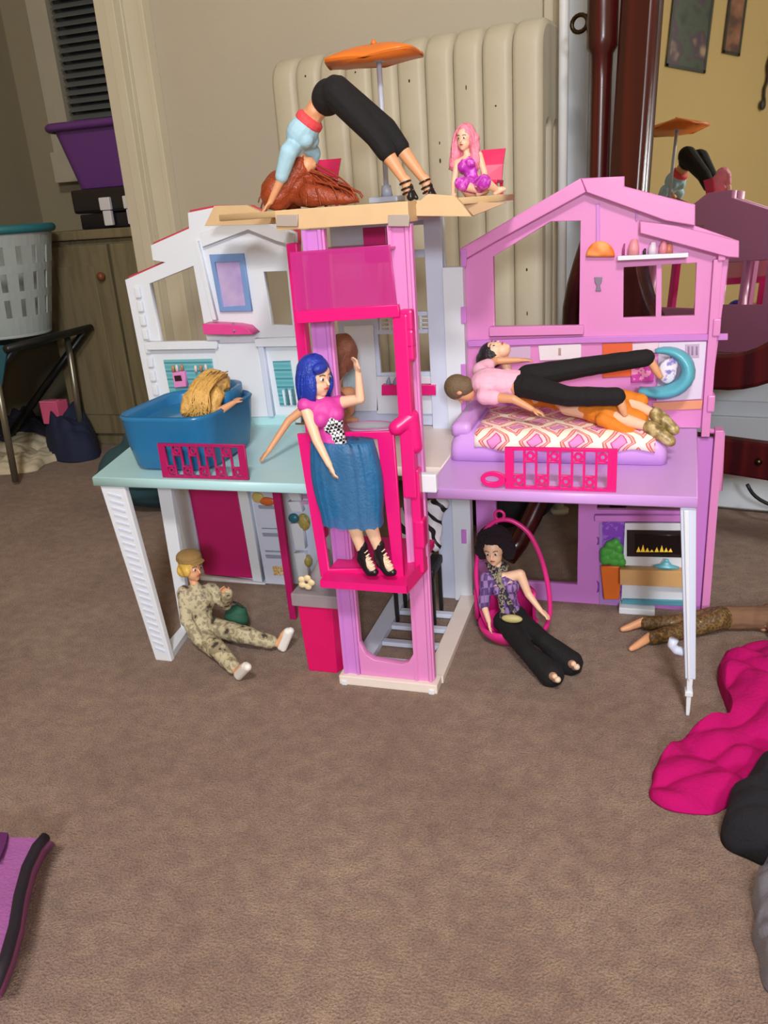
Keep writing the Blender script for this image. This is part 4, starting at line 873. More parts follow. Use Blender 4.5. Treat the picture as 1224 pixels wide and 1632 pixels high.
blob('cream_flower', [('e', fq+Vector((0.008*math.cos(a), 0, 0.007*math.sin(a))), (0.0055, 0.003, 0.005)) for a in [k*2*math.pi/5 for k in range(5)]], mat('flower_cream', (226, 206, 160), 0.5), isl, 0.001, 1)

# zebra print cushion chair behind the shaft on the floor level
zq = P(690, 830, y=1.16)
zb_ = thing('zebra_print_chair', 'black and white zebra print chair behind the elevator shaft', 'chair', (zq.x-0.02, 1.18, 0))
M_z = ramp_mat('zebra_print', 'wave', [(0, (28, 26, 32)), (0.30, (226, 226, 236))], 16, 0.5, 'CONSTANT', ((1, 1, 1), (0.2, 0.6, 0)), 9, 2)
zx = zq.x-0.025
blob('chair_back', [('c', Vector((zx-0.03, 1.185, 0.17)), 0.012, Vector((zx+0.035, 1.185, 0.19)), 0.012), ('c', Vector((zx-0.035, 1.185, 0.10)), 0.012, Vector((zx+0.02, 1.185, 0.12)), 0.012), ('c', Vector((zx-0.03, 1.185, 0.17)), 0.012, Vector((zx-0.035, 1.185, 0.1)), 0.012), ('c', Vector((zx+0.03, 1.185, 0.19)), 0.012, Vector((zx+0.0, 1.185, 0.1)), 0.012), ('e', Vector((zx, 1.185, 0.15)), (0.035, 0.01, 0.04))], M_z, zb_, 0.003, 4)
box('chair_seat', (zx-0.045, zx+0.03), (1.13, 1.195), (0.085, 0.10), mat('seat_black', (24, 22, 26), 0.5), zb_, 0.004)
for sx in (-0.04, 0.022):
    for yy in (1.135, 1.185): box('leg', (zx+sx, zx+sx+0.006), (yy, yy+0.006), (0.0005, 0.085), MATS['seat_black'], zb_)
# pale dish on the landing behind the cab
pq = P(590, 684, z=ZP+0.004)
dsh = thing('white_doll_dish', 'white oval doll dish on the landing behind the elevator cab', 'dish', (pq.x, pq.y, ZP))
loft('dish', [[Vector((pq.x+rx*math.cos(k*math.pi/14), pq.y+rx*0.62*math.sin(k*math.pi/14), z)) for k in range(28)] for rx, z in ((0.026, ZP+0.0006), (0.036, ZP+0.004), (0.042, ZP+0.010), (0.039, ZP+0.0105), (0.030, ZP+0.005), (0.004, ZP+0.004))], M_white, dsh, True)
tube('dish_rim', [(pq.x+0.0405*math.cos(k*math.pi/14), pq.y+0.0405*0.62*math.sin(k*math.pi/14), ZP+0.0105) for k in range(28)], 0.0014, M_pink, dsh, closed=True)
# black tote bag behind the right wing
bt = thing('black_tote_bag', 'black bag on the carpet seen through lower pink window frame', 'bag', (-0.27, 1.56, 0))
blob('bag_body', [('e', Vector((-0.27, 1.56, 0.09)), (0.13, 0.06, 0.09)), ('e', Vector((-0.27, 1.56, 0.18)), (0.11, 0.05, 0.06))], mat('bag_black', (14, 13, 18), 0.7, bump=0.1), bt, 0.006, 5, 0.006, 20)
tube('strap', bez([(-0.33, 1.54, 0.2), (-0.32, 1.52, 0.33), (-0.21, 1.52, 0.33), (-0.20, 1.54, 0.2)], 10), 0.007, MATS['bag_black'], bt)

# pink hoop chair
HY = 1.10
hb = P(818, 1030, z=0); HY = hb.y+0.01
sw = thing('hoop_swing_chair', 'magenta hoop swing seat standing on the carpet under pink platform', 'chair', (hb.x, HY, 0))
M_hoop = mat('hoop_magenta', (222, 44, 136), 0.35)
loop = []
for px, py in ((815, 1026), (790, 1012), (772, 985), (763, 950), (759, 915), (762, 880), (770, 852), (784, 834), (803, 828), (822, 833), (843, 850), (858, 878), (868, 908), (875, 945), (876, 980), (866, 1006), (845, 1022)):
    tlt = (1030-py)/205.0; loop.append(P(px, py, y=HY+0.018*tlt))
sm_ = []
n = len(loop)
for i in range(n):
    a, b_, c, d = loop[i-1], loop[i], loop[(i+1) % n], loop[(i+2) % n]
    for k in range(4):
        t = k/4; sm_.append(0.5*((2*b_)+(c-a)*t+(2*a-5*b_+4*c-d)*t*t+(3*b_-a-3*c+d)*t**3))
for v in sm_: v.z = max(v.z, 0.0045)
tube('hoop', sm_, 0.0036, M_hoop, sw, closed=True)
lq = P(796, 821, y=HY+0.018); tube('hanging_loop', [lq + Vector((0.007*math.cos(k*math.pi/7), 0, 0.007*math.sin(k*math.pi/7))) for k in range(14)], 0.0022, M_hoop, sw, seg=8, closed=True)
sx_ = P(808, 1008, y=HY).x
loft('seat_shell', [[Vector((sx_+rx*math.cos(k*math.pi/12), HY+0.012+ry*math.sin(k*math.pi/12), z)) for k in range(24)] for rx, ry, z in ((0.012, 0.012, 0.0012), (0.030, 0.030, 0.004), (0.043, 0.042, 0.018), (0.046, 0.045, 0.030), (0.043, 0.042, 0.031), (0.036, 0.034, 0.020), (0.01, 0.01, 0.016))], M_hoop, sw, True)
loft('seat_back', [[Vector((sx_-0.005+0.047*math.cos(a), HY+0.012+0.045*math.sin(a), z)) for a in [math.pi*(0.02+0.96*k/14) for k in range(15)]] + [Vector((sx_-0.005+0.042*math.cos(a), HY+0.012+0.040*math.sin(a), z)) for a in [math.pi*(0.02+0.96*k/14) for k in range(14, -1, -1)]] for z in (0.028, 0.06, 0.078)], M_hoop, sw, True)

# ---------------- cloth and things at the picture's edges
M_fuch = mat('fuchsia_fleece', (178, 10, 100), 0.95, 0.10, 40, 0.2, 200, spec=0.2)
cloth('fuchsia_blouse', 'crumpled fuchsia pink garment on the carpet at the right', 'clothes', [(1036, 1262), (1050, 1215), (1095, 1182), (1145, 1178), (1160, 1140), (1145, 1095), (1150, 1058), (1190, 1040), (1250, 1036), (1330, 1060), (1350, 1130), (1290, 1190), (1230, 1240), (1180, 1275), (1140, 1298), (1080, 1296), (1045, 1282)], 0.030, M_fuch, 4.2, amp=0.016, folds=16)
cloth('black_garment', 'black folded garment lying below the fuchsia one', 'clothes', [(1152, 1345), (1158, 1295), (1185, 1262), (1225, 1225), (1300, 1200), (1380, 1240), (1390, 1330), (1320, 1390), (1240, 1388), (1190, 1370)], 0.040, mat('black_fleece', (20, 19, 28), 0.95, 0.1, 40, 0.25, 260), 6.1, z0=0.012, amp=0.012, folds=12)
cloth('grey_plastic_bag', 'pale grey crumpled plastic bag at the right edge of the carpet', 'bag', [(1200, 1440), (1212, 1395), (1250, 1370), (1320, 1380), (1340, 1480), (1300, 1580), (1235, 1590), (1205, 1530)], 0.05, mat('grey_film', (130, 130, 142), 0.2, 0.1, alpha=0.5), 7.7, amp=0.02, folds=20)
# purple bag with black piping, lower left
pbg = thing('purple_bag', 'purple fabric bag with curved black piping at lower left', 'bag', P(-40, 1480, z=0))
edge = [(72, 1336), (58, 1352), (42, 1385), (30, 1430), (22, 1480), (8, 1530), (-12, 1580)]
top_ = [P(a, b_, z=0.045) for a, b_ in edge]; bot = [P(a+16, b_+10, z=0.0005) for a, b_ in edge]
M_pp = mat('purple_fabric', (150, 84, 146), 0.8, 0.12, 25, 0.2, 300)
rings = []
for k in range(len(edge)):
    back = [P(edge[k][0]-170-30*j, edge[k][1]-6, z=0.06-0.02*j) for j in range(2)]
    rings.append([bot[k], bot[k].lerp(top_[k], 0.6)+Vector((0.004, 0, 0)), top_[k], back[0], back[1], Vector((back[1].x, back[1].y, 0.0005))])
loft('bag_body', rings, M_pp, pbg)
tube('piping', [p+Vector((0.001, 0, 0.002)) for p in top_], 0.0055, mat('piping_black', (26, 20, 34), 0.6), pbg)
dq = [P(-10, 1330, z=0.05), P(14, 1332, z=0.051), P(10, 1350, z=0.053), P(0, 1375, z=0.055), P(-30, 1375, z=0.055)]
loft('dark_patch', [dq, [p+Vector((0, 0, 0.004)) for p in dq]], mat('patch_plum', (92, 30, 96), 0.8), pbg)
# thin dark cable by the mirror stand
cq = [P(1191, 772, y=1.60), P(1200, 792, y=1.60), P(1212, 805, y=1.60), P(1240, 812, y=1.60)]
cb2 = [Vector((p.x, p.y, max(p.z, 0.006))) for p in cq]; cb2.append(Vector((cb2[-1].x+0.2, 1.6, 0.006)))
tag(tube('black_cable', bez(cb2, 12), 0.0035, mat('cable_black', (24, 24, 26), 0.5)), 'thin black cable lying at the mirror stand by the right edge', 'cable')

# ================================================================ DOLLS
M_skin = {'fair': mat('skin_fair', (238, 196, 166), 0.45, 0.02), 'tan': mat('skin_tan', (220, 160, 118), 0.45, 0.02), 'warm': mat('skin_warm', (228, 170, 130), 0.45, 0.02), 'brown': mat('skin_brown', (190, 128, 92), 0.45, 0.02)}
M_lip = mat('lip_red', (186, 62, 70), 0.4); M_eye = mat('eye_white', (236, 232, 230), 0.3); M_iris = mat('iris_dark', (52, 44, 60), 0.3); M_brow = mat('brow_brown', (96, 66, 50), 0.6)
S0 = 1.08
def orient(fwd, up):
    y = fwd.normalized(); z = (up - y*up.dot(y)).normalized(); x = y.cross(z); return Matrix((x, y, z)).transposed()
def hand_prims(wr, d, n, s, curl=0.5, thumb=1):
    """palm, four unequal bent fingers and a thumb from the side of the palm"""
    d = d.normalized(); n = (n - d*n.dot(d)).normalized(); sd = d.cross(n)*thumb; out = []
    pe = wr + d*0.0085*s
    for k in (-1, 0, 1): out.append(('c', wr + sd*0.0013*k*s, 0.0024*s, pe + sd*0.0026*k*s, 0.0022*s))
    for k, L in ((-1.5, 0.0072), (-0.5, 0.0090), (0.5, 0.0096), (1.5, 0.0086)):
        b = pe + sd*0.0021*k*s; m_ = b + (d + sd*0.09*k)*L*0.55*s; e = m_ + (d*math.cos(curl*1.2) + n*math.sin(curl*1.2) + sd*0.09*k).normalized()*L*0.5*s
        out += [('c', b, 0.00135*s, m_, 0.00125*s), ('c', m_, 0.00125*s, e, 0.0010*s)]
    tb = wr + sd*0.0030*s + d*0.002*s; t1 = tb + (sd*0.8 + d*0.7 + n*0.2).normalized()*0.0055*s; t2 = t1 + (d + sd*0.15 + n*0.3).normalized()*0.0048*s
    out += [('c', tb, 0.0018*s, t1, 0.0015*s), ('c', t1, 0.0015*s, t2, 0.0012*s)]
    return out
def make_doll(name, label, J, skin, s=S0, vox=0.00105, face=True, foot=True, bust=True, loc=None, group='fashion dolls in and around the dollhouse'):
    """J: head, neck, chest, waist, pelvis, sh/el/wr/hd + hip/kn/an/to with L and R; hf/hu head axes; tf torso forward"""
    P_ = []; tf = J['tf'].normalized(); up = (J['neck']-J['pelvis']).normalized(); TM = orient(tf, up)
    H = orient(J['hf'], J['hu']); hc = J['head']
    if loc is None:
        allp = [v for k, v in J.items() if isinstance(v, Vector) and k not in ('hf', 'hu', 'tf', 'palmL', 'palmR')]
        lo = min(allp, key=lambda v: v.z); loc = Vector((J['pelvis'].x, J['pelvis'].y, max(0, lo.z-0.01)))
    t = thing(name, label, 'doll', loc, group)
    # head: skull, jaw, chin, nose, ears
    def h(x, y, z): return hc + H @ Vector((x*s, y*s, z*s))
    P_ += [('e', h(0, -0.001, 0.003), (0.0145*s, 0.0165*s, 0.0165*s), H), ('e', h(0, 0.004, -0.008), (0.0112*s, 0.0105*s, 0.0125*s), H), ('e', h(0, 0.0085, -0.0165), (0.0048*s, 0.0042*s, 0.0038*s), H),
           ('c', h(0, 0.0155, -0.001), 0.0012*s, h(0, 0.0175, -0.0052), 0.0018*s), ('e', h(0.0142, 0, -0.002), (0.0015*s, 0.003*s, 0.004*s), H), ('e', h(-0.0142, 0, -0.002), (0.0015*s, 0.003*s, 0.004*s), H)]
    P_ += [('c', h(0, -0.002, -0.010), 0.0062*s, J['neck'], 0.0064*s)]
    ch, wa, pe = J['chest'], J['waist'], J['pelvis']
    P_ += [('e', ch, (0.0195*s, 0.0130*s, 0.020*s), TM), ('c', ch + up*0.012*s, 0.010*s, J['neck'] - up*0.002*s, 0.0066*s), ('c', ch, 0.0135*s, wa, 0.0118*s), ('c', wa, 0.0118*s, pe, 0.014*s), ('e', wa, (0.0135*s, 0.0105*s, 0.012*s), TM), ('e', pe, (0.0195*s, 0.0150*s, 0.0165*s), TM)]
    if bust:
        for sx in (-1, 1): P_.append(('e', ch + TM @ Vector((sx*0.0085*s, 0.0098*s, 0.0015*s)), (0.0082*s, 0.0078*s, 0.0082*s), TM))
    for q in 'LR':
        sh, el, wr = J['sh'+q], J['el'+q], J['wr'+q]; hd = J.get('hd'+q, wr + (wr-el).normalized()*0.02)
        P_ += [('c', ch + up*0.011*s, 0.0085*s, sh, 0.0072*s), ('c', sh, 0.0072*s, el, 0.0054*s), ('c', el, 0.0054*s, wr, 0.0036*s)]
        P_ += hand_prims(wr, hd-wr, J.get('palm'+q, tf), s, J.get('curl', 0.5), 1 if q == 'L' else -1)
        hi, kn, an = J['hip'+q], J['kn'+q], J['an'+q]; to = J['to'+q]
        mid = kn.lerp(an, 0.33)
        P_ += [('c', pe.lerp(hi, 0.6), 0.0135*s, hi, 0.0138*s), ('c', hi, 0.0138*s, kn, 0.0094*s), ('c', kn, 0.0092*s, mid, 0.0090*s), ('c', mid, 0.0090*s, an, 0.0052*s)]
        if foot:
            fd = (to-an); ball_ = an.lerp(to, 0.68); dn = J.get('sole'+q, (an-kn).normalized())
            heel = an + dn*0.005*s - fd.normalized()*0.003*s
            P_ += [('c', an, 0.0052*s, heel, 0.0048*s), ('c', heel, 0.0046*s, ball_, 0.0052*s), ('c', an, 0.0052*s, ball_, 0.0048*s), ('c', ball_, 0.0052*s, to, 0.0038*s)]
    b = blob('body', P_, M_skin[skin], t, vox, 4)
    if face:
        for sx in (-1, 1):
            e = ball('eye', h(sx*0.0056, 0.0134, 0.0005), (0.0030*s, 0.0012*s, 0.0019*s), M_eye, t, H, 10)
            ball('iris', h(sx*0.0054, 0.0144, 0.0004), (0.0015*s, 0.0006*s, 0.0016*s), M_iris, e, H, 8)
            tube('eyebrow', [h(sx*0.0025, 0.0152, 0.0045), h(sx*0.0058, 0.0145, 0.0058), h(sx*0.009, 0.0128, 0.0048)], 0.00055*s, M_brow, t, 6)
        tube('lips', [h(-0.0032, 0.0138, -0.0106), h(-0.001, 0.0149, -0.0100), h(0, 0.0149, -0.0103), h(0.001, 0.0149, -0.0100), h(0.0032, 0.0138, -0.0106)], [0.0004*s, 0.0011*s, 0.0012*s, 0.0011*s, 0.0004*s], M_lip, t, 8)
    t['_s'] = s; return t, b, h, H, TM
def torso_axes(J, s=S0):
    """fill shoulders and hips from the torso when the photo does not give them"""
    up = (J['neck']-J['pelvis']).normalized(); M = orient(J['tf'], up); pu = (J['waist']-J['pelvis']).normalized(); MP_ = orient(J.get('pf', J['tf']), pu)
    for q, sx in (('L', -1), ('R', 1)):
        J.setdefault('sh'+q, J['neck'] + M @ Vector((sx*0.0235*s, 0, -0.009*s))); J.setdefault('hip'+q, J['pelvis'] + MP_ @ Vector((sx*0.0115*s, 0, -0.008*s)))
    return J
# standard bone lengths (times the doll's scale)
LUA, LFA, LTH, LSH, LFT = 0.044*S0, 0.040*S0, 0.068*S0, 0.068*S0, 0.026*S0
def sleeve(name, segs, mt, t, vox=0.0015, smooth=5, noise=0.0006, nscale=90): return blob(name, segs, mt, t, vox, smooth, noise, nscale)
def toe_of(an, px, py, L=LFT, far=False): return bone(an, px, py, L, far)
def hair_cap(h, H, s, r=(0.0168, 0.0178, 0.0180), c=(0, -0.004, 0.0055)): return ('e', h(*c), tuple(v*s for v in r), H)

V = Vector
def hl(h, pts): return [h(*p) for p in pts]
# ---------------- 1 blue haired doll in the elevator
y = 0.887
J = dict(head=P(505, 600, y=y), neck=P(512, 640, y=y), chest=P(519, 664, y=y), waist=P(527, 697, y=y), pelvis=P(535, 726, y=y),
         tf=V((0.62, -0.78, 0)), hf=V((0.90, -0.40, -0.12)), hu=V((-0.05, 0, 1)))
J['shR'] = P(486, 646, y=0.872); J['elR'] = P(505, 702, y=0.862); J['wrR'] = P(525, 741, y=0.857); J['hdR'] = P(534, 762, y=0.857); J['palmR'] = V((0.6, 0.5, 0))
J['shL'] = P(541, 642, y=0.900); J['elL'] = P(574, 636, y=0.893); J['wrL'] = P(571, 594, y=0.890); J['hdL'] = P(565, 570, y=0.889); J['palmL'] = V((-0.6, -0.6, 0.2))
torso_axes(J)
J['knR'] = P(556, 812, y=0.884); J['anR'] = P(578, 882, y=0.890); J['toR'] = P(596, 912, y=0.886)
J['knL'] = P(581, 808, y=0.888); J['anL'] = P(605, 880, y=0.893); J['toL'] = P(625, 912, y=0.889)
for k in 'LR': J['to'+k].z = max(J['to'+k].z, CF+0.0165)
J['soleR'] = J['soleL'] = V((0, 0, -1))
t, b, h, H, TM = make_doll('fashion_doll', 'doll with blue bob hair standing in the magenta elevator cab', J, 'fair')
M_bhair = mat('hair_blue', (28, 58, 168), 0.35, 0.35, 120, 0.3, 400)
s = S0
blob('hair', [('e', h(0, -0.0055, 0.0045), (0.0185*s, 0.0190*s, 0.0195*s), H), ('e', h(0, -0.010, -0.010), (0.0185*s, 0.0135*s, 0.0165*s), H), ('e', h(0.0130, -0.001, -0.010), (0.0065*s, 0.0125*s, 0.0175*s), H), ('e', h(-0.0135, 0.000, -0.008), (0.0055*s, 0.0115*s, 0.0165*s), H), ('e', h(0.006, 0.0115, 0.0125), (0.0105*s, 0.0055*s, 0.0058*s), H)], M_bhair, t, 0.0014, 3)
ls = []
for k in range(70):
    a = random.uniform(-2.5, 2.5)+math.pi; sx, sy = math.sin(a), math.cos(a)
    ls.append(bez([h(0.002*sx, -0.004, 0.0242), h(0.0175*sx, -0.005+0.018*sy, 0.021), h(0.0225*sx, -0.005+0.0205*sy, 0.0), h(0.0195*sx, -0.006+0.0175*sy, -0.012), h(0.0185*sx, -0.005+0.016*sy, -0.025-random.uniform(0, 0.004))], 8))
strands('hair_strands', ls, 0.0011, M_bhair, t)
M_vest = mat('vest_orchid', (206, 62, 160), 0.55, 0.08, 60, 0.1); M_chk = ramp_mat('black_white_check', 'check', [(0, (28, 28, 34)), (0.5, (236, 236, 242))], 320, 0.6, mapping=((1, 0.6, 1), (0.3, 0.2, 0.5)))
up = (J['neck']-J['pelvis']).normalized()
blob('vest', [('e', J['chest']+up*0.002, (0.0218*s, 0.0165*s, 0.0205*s), TM), ('c', J['chest'], 0.0155*s, J['waist'], 0.0135*s), ('c', J['shR'], 0.0088*s, J['chest']+up*0.01, 0.011*s), ('c', J['shL'], 0.0088*s, J['chest']+up*0.01, 0.011*s), ('c', J['waist'], 0.0138*s, J['pelvis']+up*0.008, 0.0155*s)] + [('e', J['chest'] + TM @ V((sx*0.0088*s, 0.0102*s, 0.0015*s)), (0.0095*s, 0.0092*s, 0.0095*s), TM) for sx in (-1, 1)], M_vest, t, 0.0014, 4)
blob('checked_top', [('e', J['chest']+TM @ V((-0.003, 0.0115, -0.008)), (0.0125*s, 0.0085*s, 0.013*s), TM), ('c', J['chest']+TM @ V((-0.004, 0.0075, -0.014)), 0.0105*s, J['waist']+TM @ V((-0.005, 0.007, -0.012)), 0.0105*s)], M_chk, t, 0.0013, 3)
M_skirt = mat('skirt_blue', (30, 104, 156), 0.5, 0.2, 120, 0.2, 300, alpha=0.86)
hem = (J['knR']+J['knL'])/2
rings = []
for i in range(10):
    q = max(0, (i-1)/8); c = P(545+18*q, 702+132*q, y=y-0.004); rx = (0.038+0.006*math.sin(math.pi*min(1, q*1.1)))*(0.55 if i == 0 else 1); ry = 0.0185+0.002*q; ry = ry*0.75 if i == 0 else ry
    rings.append([c + V((rx*math.copysign(abs(math.cos(2*math.pi*k/64))**0.7, math.cos(2*math.pi*k/64)), ry*math.copysign(abs(math.sin(2*math.pi*k/64))**0.7, math.sin(2*math.pi*k/64))*(1+0.07*math.sin(k*2.2+q)), 0.0012*math.sin(k*1.3)*(i == 9))) for k in range(64)])
loft('skirt', rings, M_skirt, t, True, cap=False); 
M_bshoe = mat('shoe_black', (26, 20, 26), 0.3)
def booty(t, an, to, mt, s=S0, lace=None, high=0.010):
    d = (to-an); d.z = 0; d.normalize(); heel = an + V((0, 0, -0.008*s)) - d*0.003
    o = blob('shoe', [('c', an+V((0, 0, high*s)), 0.0068*s, an, 0.0068*s), ('c', an, 0.0068*s, heel, 0.0058*s), ('c', heel, 0.0055*s, to-d*0.006+V((0, 0, 0.001)), 0.0066*s), ('c', an, 0.0064*s, to-d*0.008+V((0, 0, 0.002)), 0.0060*s), ('c', to-d*0.006, 0.0062*s, to+d*0.001, 0.0048*s), ('c', heel, 0.0042*s, heel+V((0, 0, -0.009*s)), 0.0026*s)], mt, t, 0.0012, 2)
    if lace:
        for k in range(5):
            c = (an+d*0.004+V((0, 0, 0.004))).lerp(to+V((0, 0, 0.0045)), 0.1+0.2*k); sd = d.cross(V((0, 0, 1)))
            tube('lace', [c-sd*0.004+V((0, 0, 0.0012)), c+d*0.002+V((0, 0, 0.0032)), c+sd*0.004+V((0, 0, 0.0012))], 0.0011, lace, o, 6)
    return o
M_lace = mat('lace_cream', (232, 214, 190), 0.5)
for q in 'LR': booty(t, J['an'+q], J['to'+q], M_bshoe, S0, M_lace)

# ---------------- 2 brown haired doll sitting behind the elevator
bx = P(528, 640, y=1.125).x
J = dict(head=P(545, 572, y=1.12), neck=P(536, 615, y=1.12), chest=P(533, 640, y=1.12), waist=V((bx-0.006, 1.128, 0.350)), pelvis=V((bx, 1.135, 0.322)), tf=V((-0.5, -0.85, 0)), hf=V((0.3, 0.9, -0.25)), hu=V((0.05, -0.1, 1)))
J['shR'] = P(505, 636, y=1.105); hnd = P(413, 735, z=ZP+0.006)
J['wrR'] = hnd + (J['shR']-hnd).normalized()*0.02; J['elR'] = J['shR'].lerp(J['wrR'], 0.52) + V((-0.004, 0.0, 0.008)); J['hdR'] = hnd; J['palmR'] = V((0.3, 0.2, -1))
J['shL'] = J['chest']+V((0.022, 0.012, 0.012)); J['elL'] = J['shL']+V((-0.012, 0.026, -0.036)); J['wrL'] = J['elL']+V((-0.028, 0.012, -0.022))
torso_axes(J)
for q, dx in (('R', 0.012), ('L', 0.04)): J['kn'+q] = J['pelvis']+V((dx-0.066, 0.040, 0.004)); J['an'+q] = J['pelvis']+V((dx-0.060, 0.090, -0.006)); J['to'+q] = J['an'+q]+V((0.020, 0.004, -0.002)); J['sole'+q] = V((0, 0, -1))
t, b, h, H, TM = make_doll('fashion_doll', 'brown haired doll leaning on the aqua platform behind the elevator cab', J, 'tan', vox=0.0013)
M_brh = mat('hair_brown', (134, 82, 58), 0.45, 0.3, 120, 0.3, 400)
blob('hair', [('e', h(0, -0.005, 0.006), (0.024*s, 0.023*s, 0.027*s), H), ('e', h(0.010, -0.012, 0.016), (0.016*s, 0.012*s, 0.018*s), H), ('e', h(0, -0.014, -0.010), (0.020*s, 0.012*s, 0.022*s), H), ('c', h(0, -0.015, -0.01), 0.012, h(0.0, -0.022, -0.045), 0.007)], M_brh, t, 0.0015, 3, 0.001, 150)
strands('hair_strands', [bez([h(random.uniform(-.012, .012), -0.004, 0.026), h(random.uniform(-.036, .036), -0.02, 0.032), h(random.uniform(-.026, .026), -0.03, -0.01), h(random.uniform(-.02, .02), -0.026, -0.05)], 8) for _ in range(50)], 0.0012, M_brh, t)
blob('dress', [('e', J['chest'], (0.0212*s, 0.0155*s, 0.020*s), TM), ('c', J['chest'], 0.0150*s, J['waist'], 0.0135*s), ('c', J['waist'], 0.0135*s, J['pelvis'], 0.0165*s), ('e', J['pelvis']+V((0, 0, 0.001)), (0.0212*s, 0.0175*s, 0.016*s), TM), ('c', J['hipR'], 0.0150*s, J['knR'], 0.0115*s), ('c', J['hipL'], 0.0150*s, J['knL'], 0.0115*s)], mat('dress_mauve', (172, 90, 110), 0.7), t, 0.0016, 3)

# ---------------- 3 blonde doll in the blue tub
J = dict(head=P(338, 622, y=1.075), neck=P(330, 652, y=1.06), tf=V((0.75, 0.6, -0.2)), hf=V((0.75, 0.65, -0.35)), hu=V((0.25, 0.2, 0.95)))
J['chest'] = J['neck']+V((-0.012, 0.0, -0.020)); J['waist'] = J['chest']+V((-0.02, 0.0, -0.022)); J['pelvis'] = V((J['waist'].x-0.012, 1.05, ZP+0.031))
J['shR'] = J['neck']+V((0.012, -0.022, -0.008)); J['elR'] = P(352, 654, y=1.03); J['wrR'] = P(372, 642, y=1.045); J['hdR'] = P(381, 634, y=1.06); J['palmR'] = V((0, 0, -1))
J['shL'] = J['neck']+V((-0.012, 0.022, -0.01)); J['elL'] = J['shL']+V((0.010, 0.016, -0.03)); J['wrL'] = J['elL']+V((0.014, -0.02, -0.014))
torso_axes(J)
for q, dy in (('R', -0.02), ('L', 0.025)): J['hip'+q] = J['pelvis']+V((0.006, dy*0.5, -0.004)); J['kn'+q] = J['pelvis']+V((0.040, dy, 0.020)); J['an'+q] = J['pelvis']+V((0.046, dy*1.2, -0.012)); J['to'+q] = J['an'+q]+V((0.016, 0, -0.002)); J['sole'+q] = V((0, 0, -1))
t, b, h, H, TM = make_doll('fashion_doll', 'blonde doll bathing in the translucent blue tub', J, 'tan', vox=0.0013)
M_bln = mat('hair_blonde', (214, 168, 92), 0.35, 0.3, 90, 0.3, 350)
hp = [P(345, 600, y=1.075), P(318, 628, y=1.05), P(300, 650, y=1.03), P(312, 664, y=1.02)]
blob('hair', [('e', P(340, 610, y=1.07), (0.027, 0.020, 0.020)), ('e', P(325, 622, y=1.05), (0.022, 0.018, 0.020)), ('c', P(318, 628, y=1.045), 0.017, P(300, 652, y=1.025), 0.012), ('c', P(330, 640, y=1.035), 0.012, P(316, 662, y=1.02), 0.008), ('c', P(345, 630, y=1.04), 0.012, P(336, 654, y=1.025), 0.009), ('e', P(308, 642, y=1.03), (0.018, 0.014, 0.018))], M_bln, t, 0.0016, 3, 0.0022, 140)
strands('hair_strands', [bez([P(350+random.uniform(-14, 14), 592+random.uniform(-2, 10), y=1.06), P(325+random.uniform(-14, 14), 602, y=1.022), P(296+random.uniform(-10, 40), 636, y=1.004), P(318+random.uniform(-12, 26), 650, y=1.002), P(298+random.uniform(-8, 40), 666+random.uniform(-10, 6), y=1.008)], 11) for _ in range(46)], 0.0011, M_bln, t)

# ---------------- 4 doll in camouflage sitting on the carpet
pel = P(322, 1006, z=0.024)
J = dict(pelvis=pel, tf=V((0.62, -0.78, 0)), hf=V((0.93, -0.35, -0.05)), hu=V((0, 0, 1)))
py_ = pel.y+0.012
J['waist'] = P(319, 982, y=py_); J['chest'] = P(316, 958, y=py_); J['neck'] = P(311, 934, y=py_+0.004); J['head'] = P(305, 903, y=py_+0.006)
J['shR'] = P(293, 944, y=py_-0.01); J['elR'] = P(298, 990, y=py_-0.03); J['wrR'] = P(318, 1022, y=py_-0.045); J['hdR'] = P(327, 1038, y=py_-0.05); J['palmR'] = V((0.5, 0.5, -0.5))
J['shL'] = P(337, 940, y=py_+0.02); J['elL'] = P(360, 962, y=py_+0.02); J['wrL'] = P(362, 946, y=py_-0.005); J['hdL'] = P(352, 936, y=py_-0.015)
torso_axes(J)
J['hipR'] = P(318, 1012, z=0.018); J['hipL'] = P(338, 1000, z=0.018)
J['knR'] = P(352, 1040, z=0.022); J['anR'] = P(378, 1070, z=0.014); J['toR'] = P(390, 1060, z=0.034)
J['knL'] = P(392, 1012, z=0.028); J['anL'] = P(444, 1026, z=0.014); J['toL'] = P(455, 1006, z=0.036)
J['soleR'] = (J['anR']-J['knR']).normalized(); J['soleL'] = (J['anL']-J['knL']).normalized()
t, b, h, H, TM = make_doll('fashion_doll', 'doll in camouflage uniform sitting on the carpet under aqua platform', J, 'warm', bust=False)
M_camo = ramp_mat('camouflage_cloth', 'noise', [(0, (70, 62, 54)), (0.36, (150, 138, 112)), (0.47, (190, 180, 148)), (0.60, (160, 148, 128)), (0.68, (92, 80, 72))], 75, 0.85, detail=3)
upv = (J['neck']-J['pelvis']).normalized()
blob('jacket', [('e', J['chest'], (0.0245*s, 0.019*s, 0.0225*s), TM), ('c', J['chest'], 0.018*s, J['waist'], 0.0175*s), ('c', J['waist'], 0.0175*s, J['pelvis'], 0.019*s), ('c', J['neck']-upv*0.004, 0.010*s, J['chest']+upv*0.012, 0.012*s), ('c', J['chest']+upv*0.012, 0.010*s, J['shR'], 0.0105*s), ('c', J['chest']+upv*0.012, 0.010*s, J['shL'], 0.0105*s), ('c', J['shR'], 0.0105*s, J['elR'], 0.0090*s), ('c', J['elR'], 0.0090*s, J['wrR'], 0.0078*s), ('c', J['shL'], 0.0105*s, J['elL'], 0.0098*s), ('c', J['elL'], 0.0098*s, J['wrL'], 0.0085*s)], M_camo, t, 0.0014, 3, 0.0012, 110)
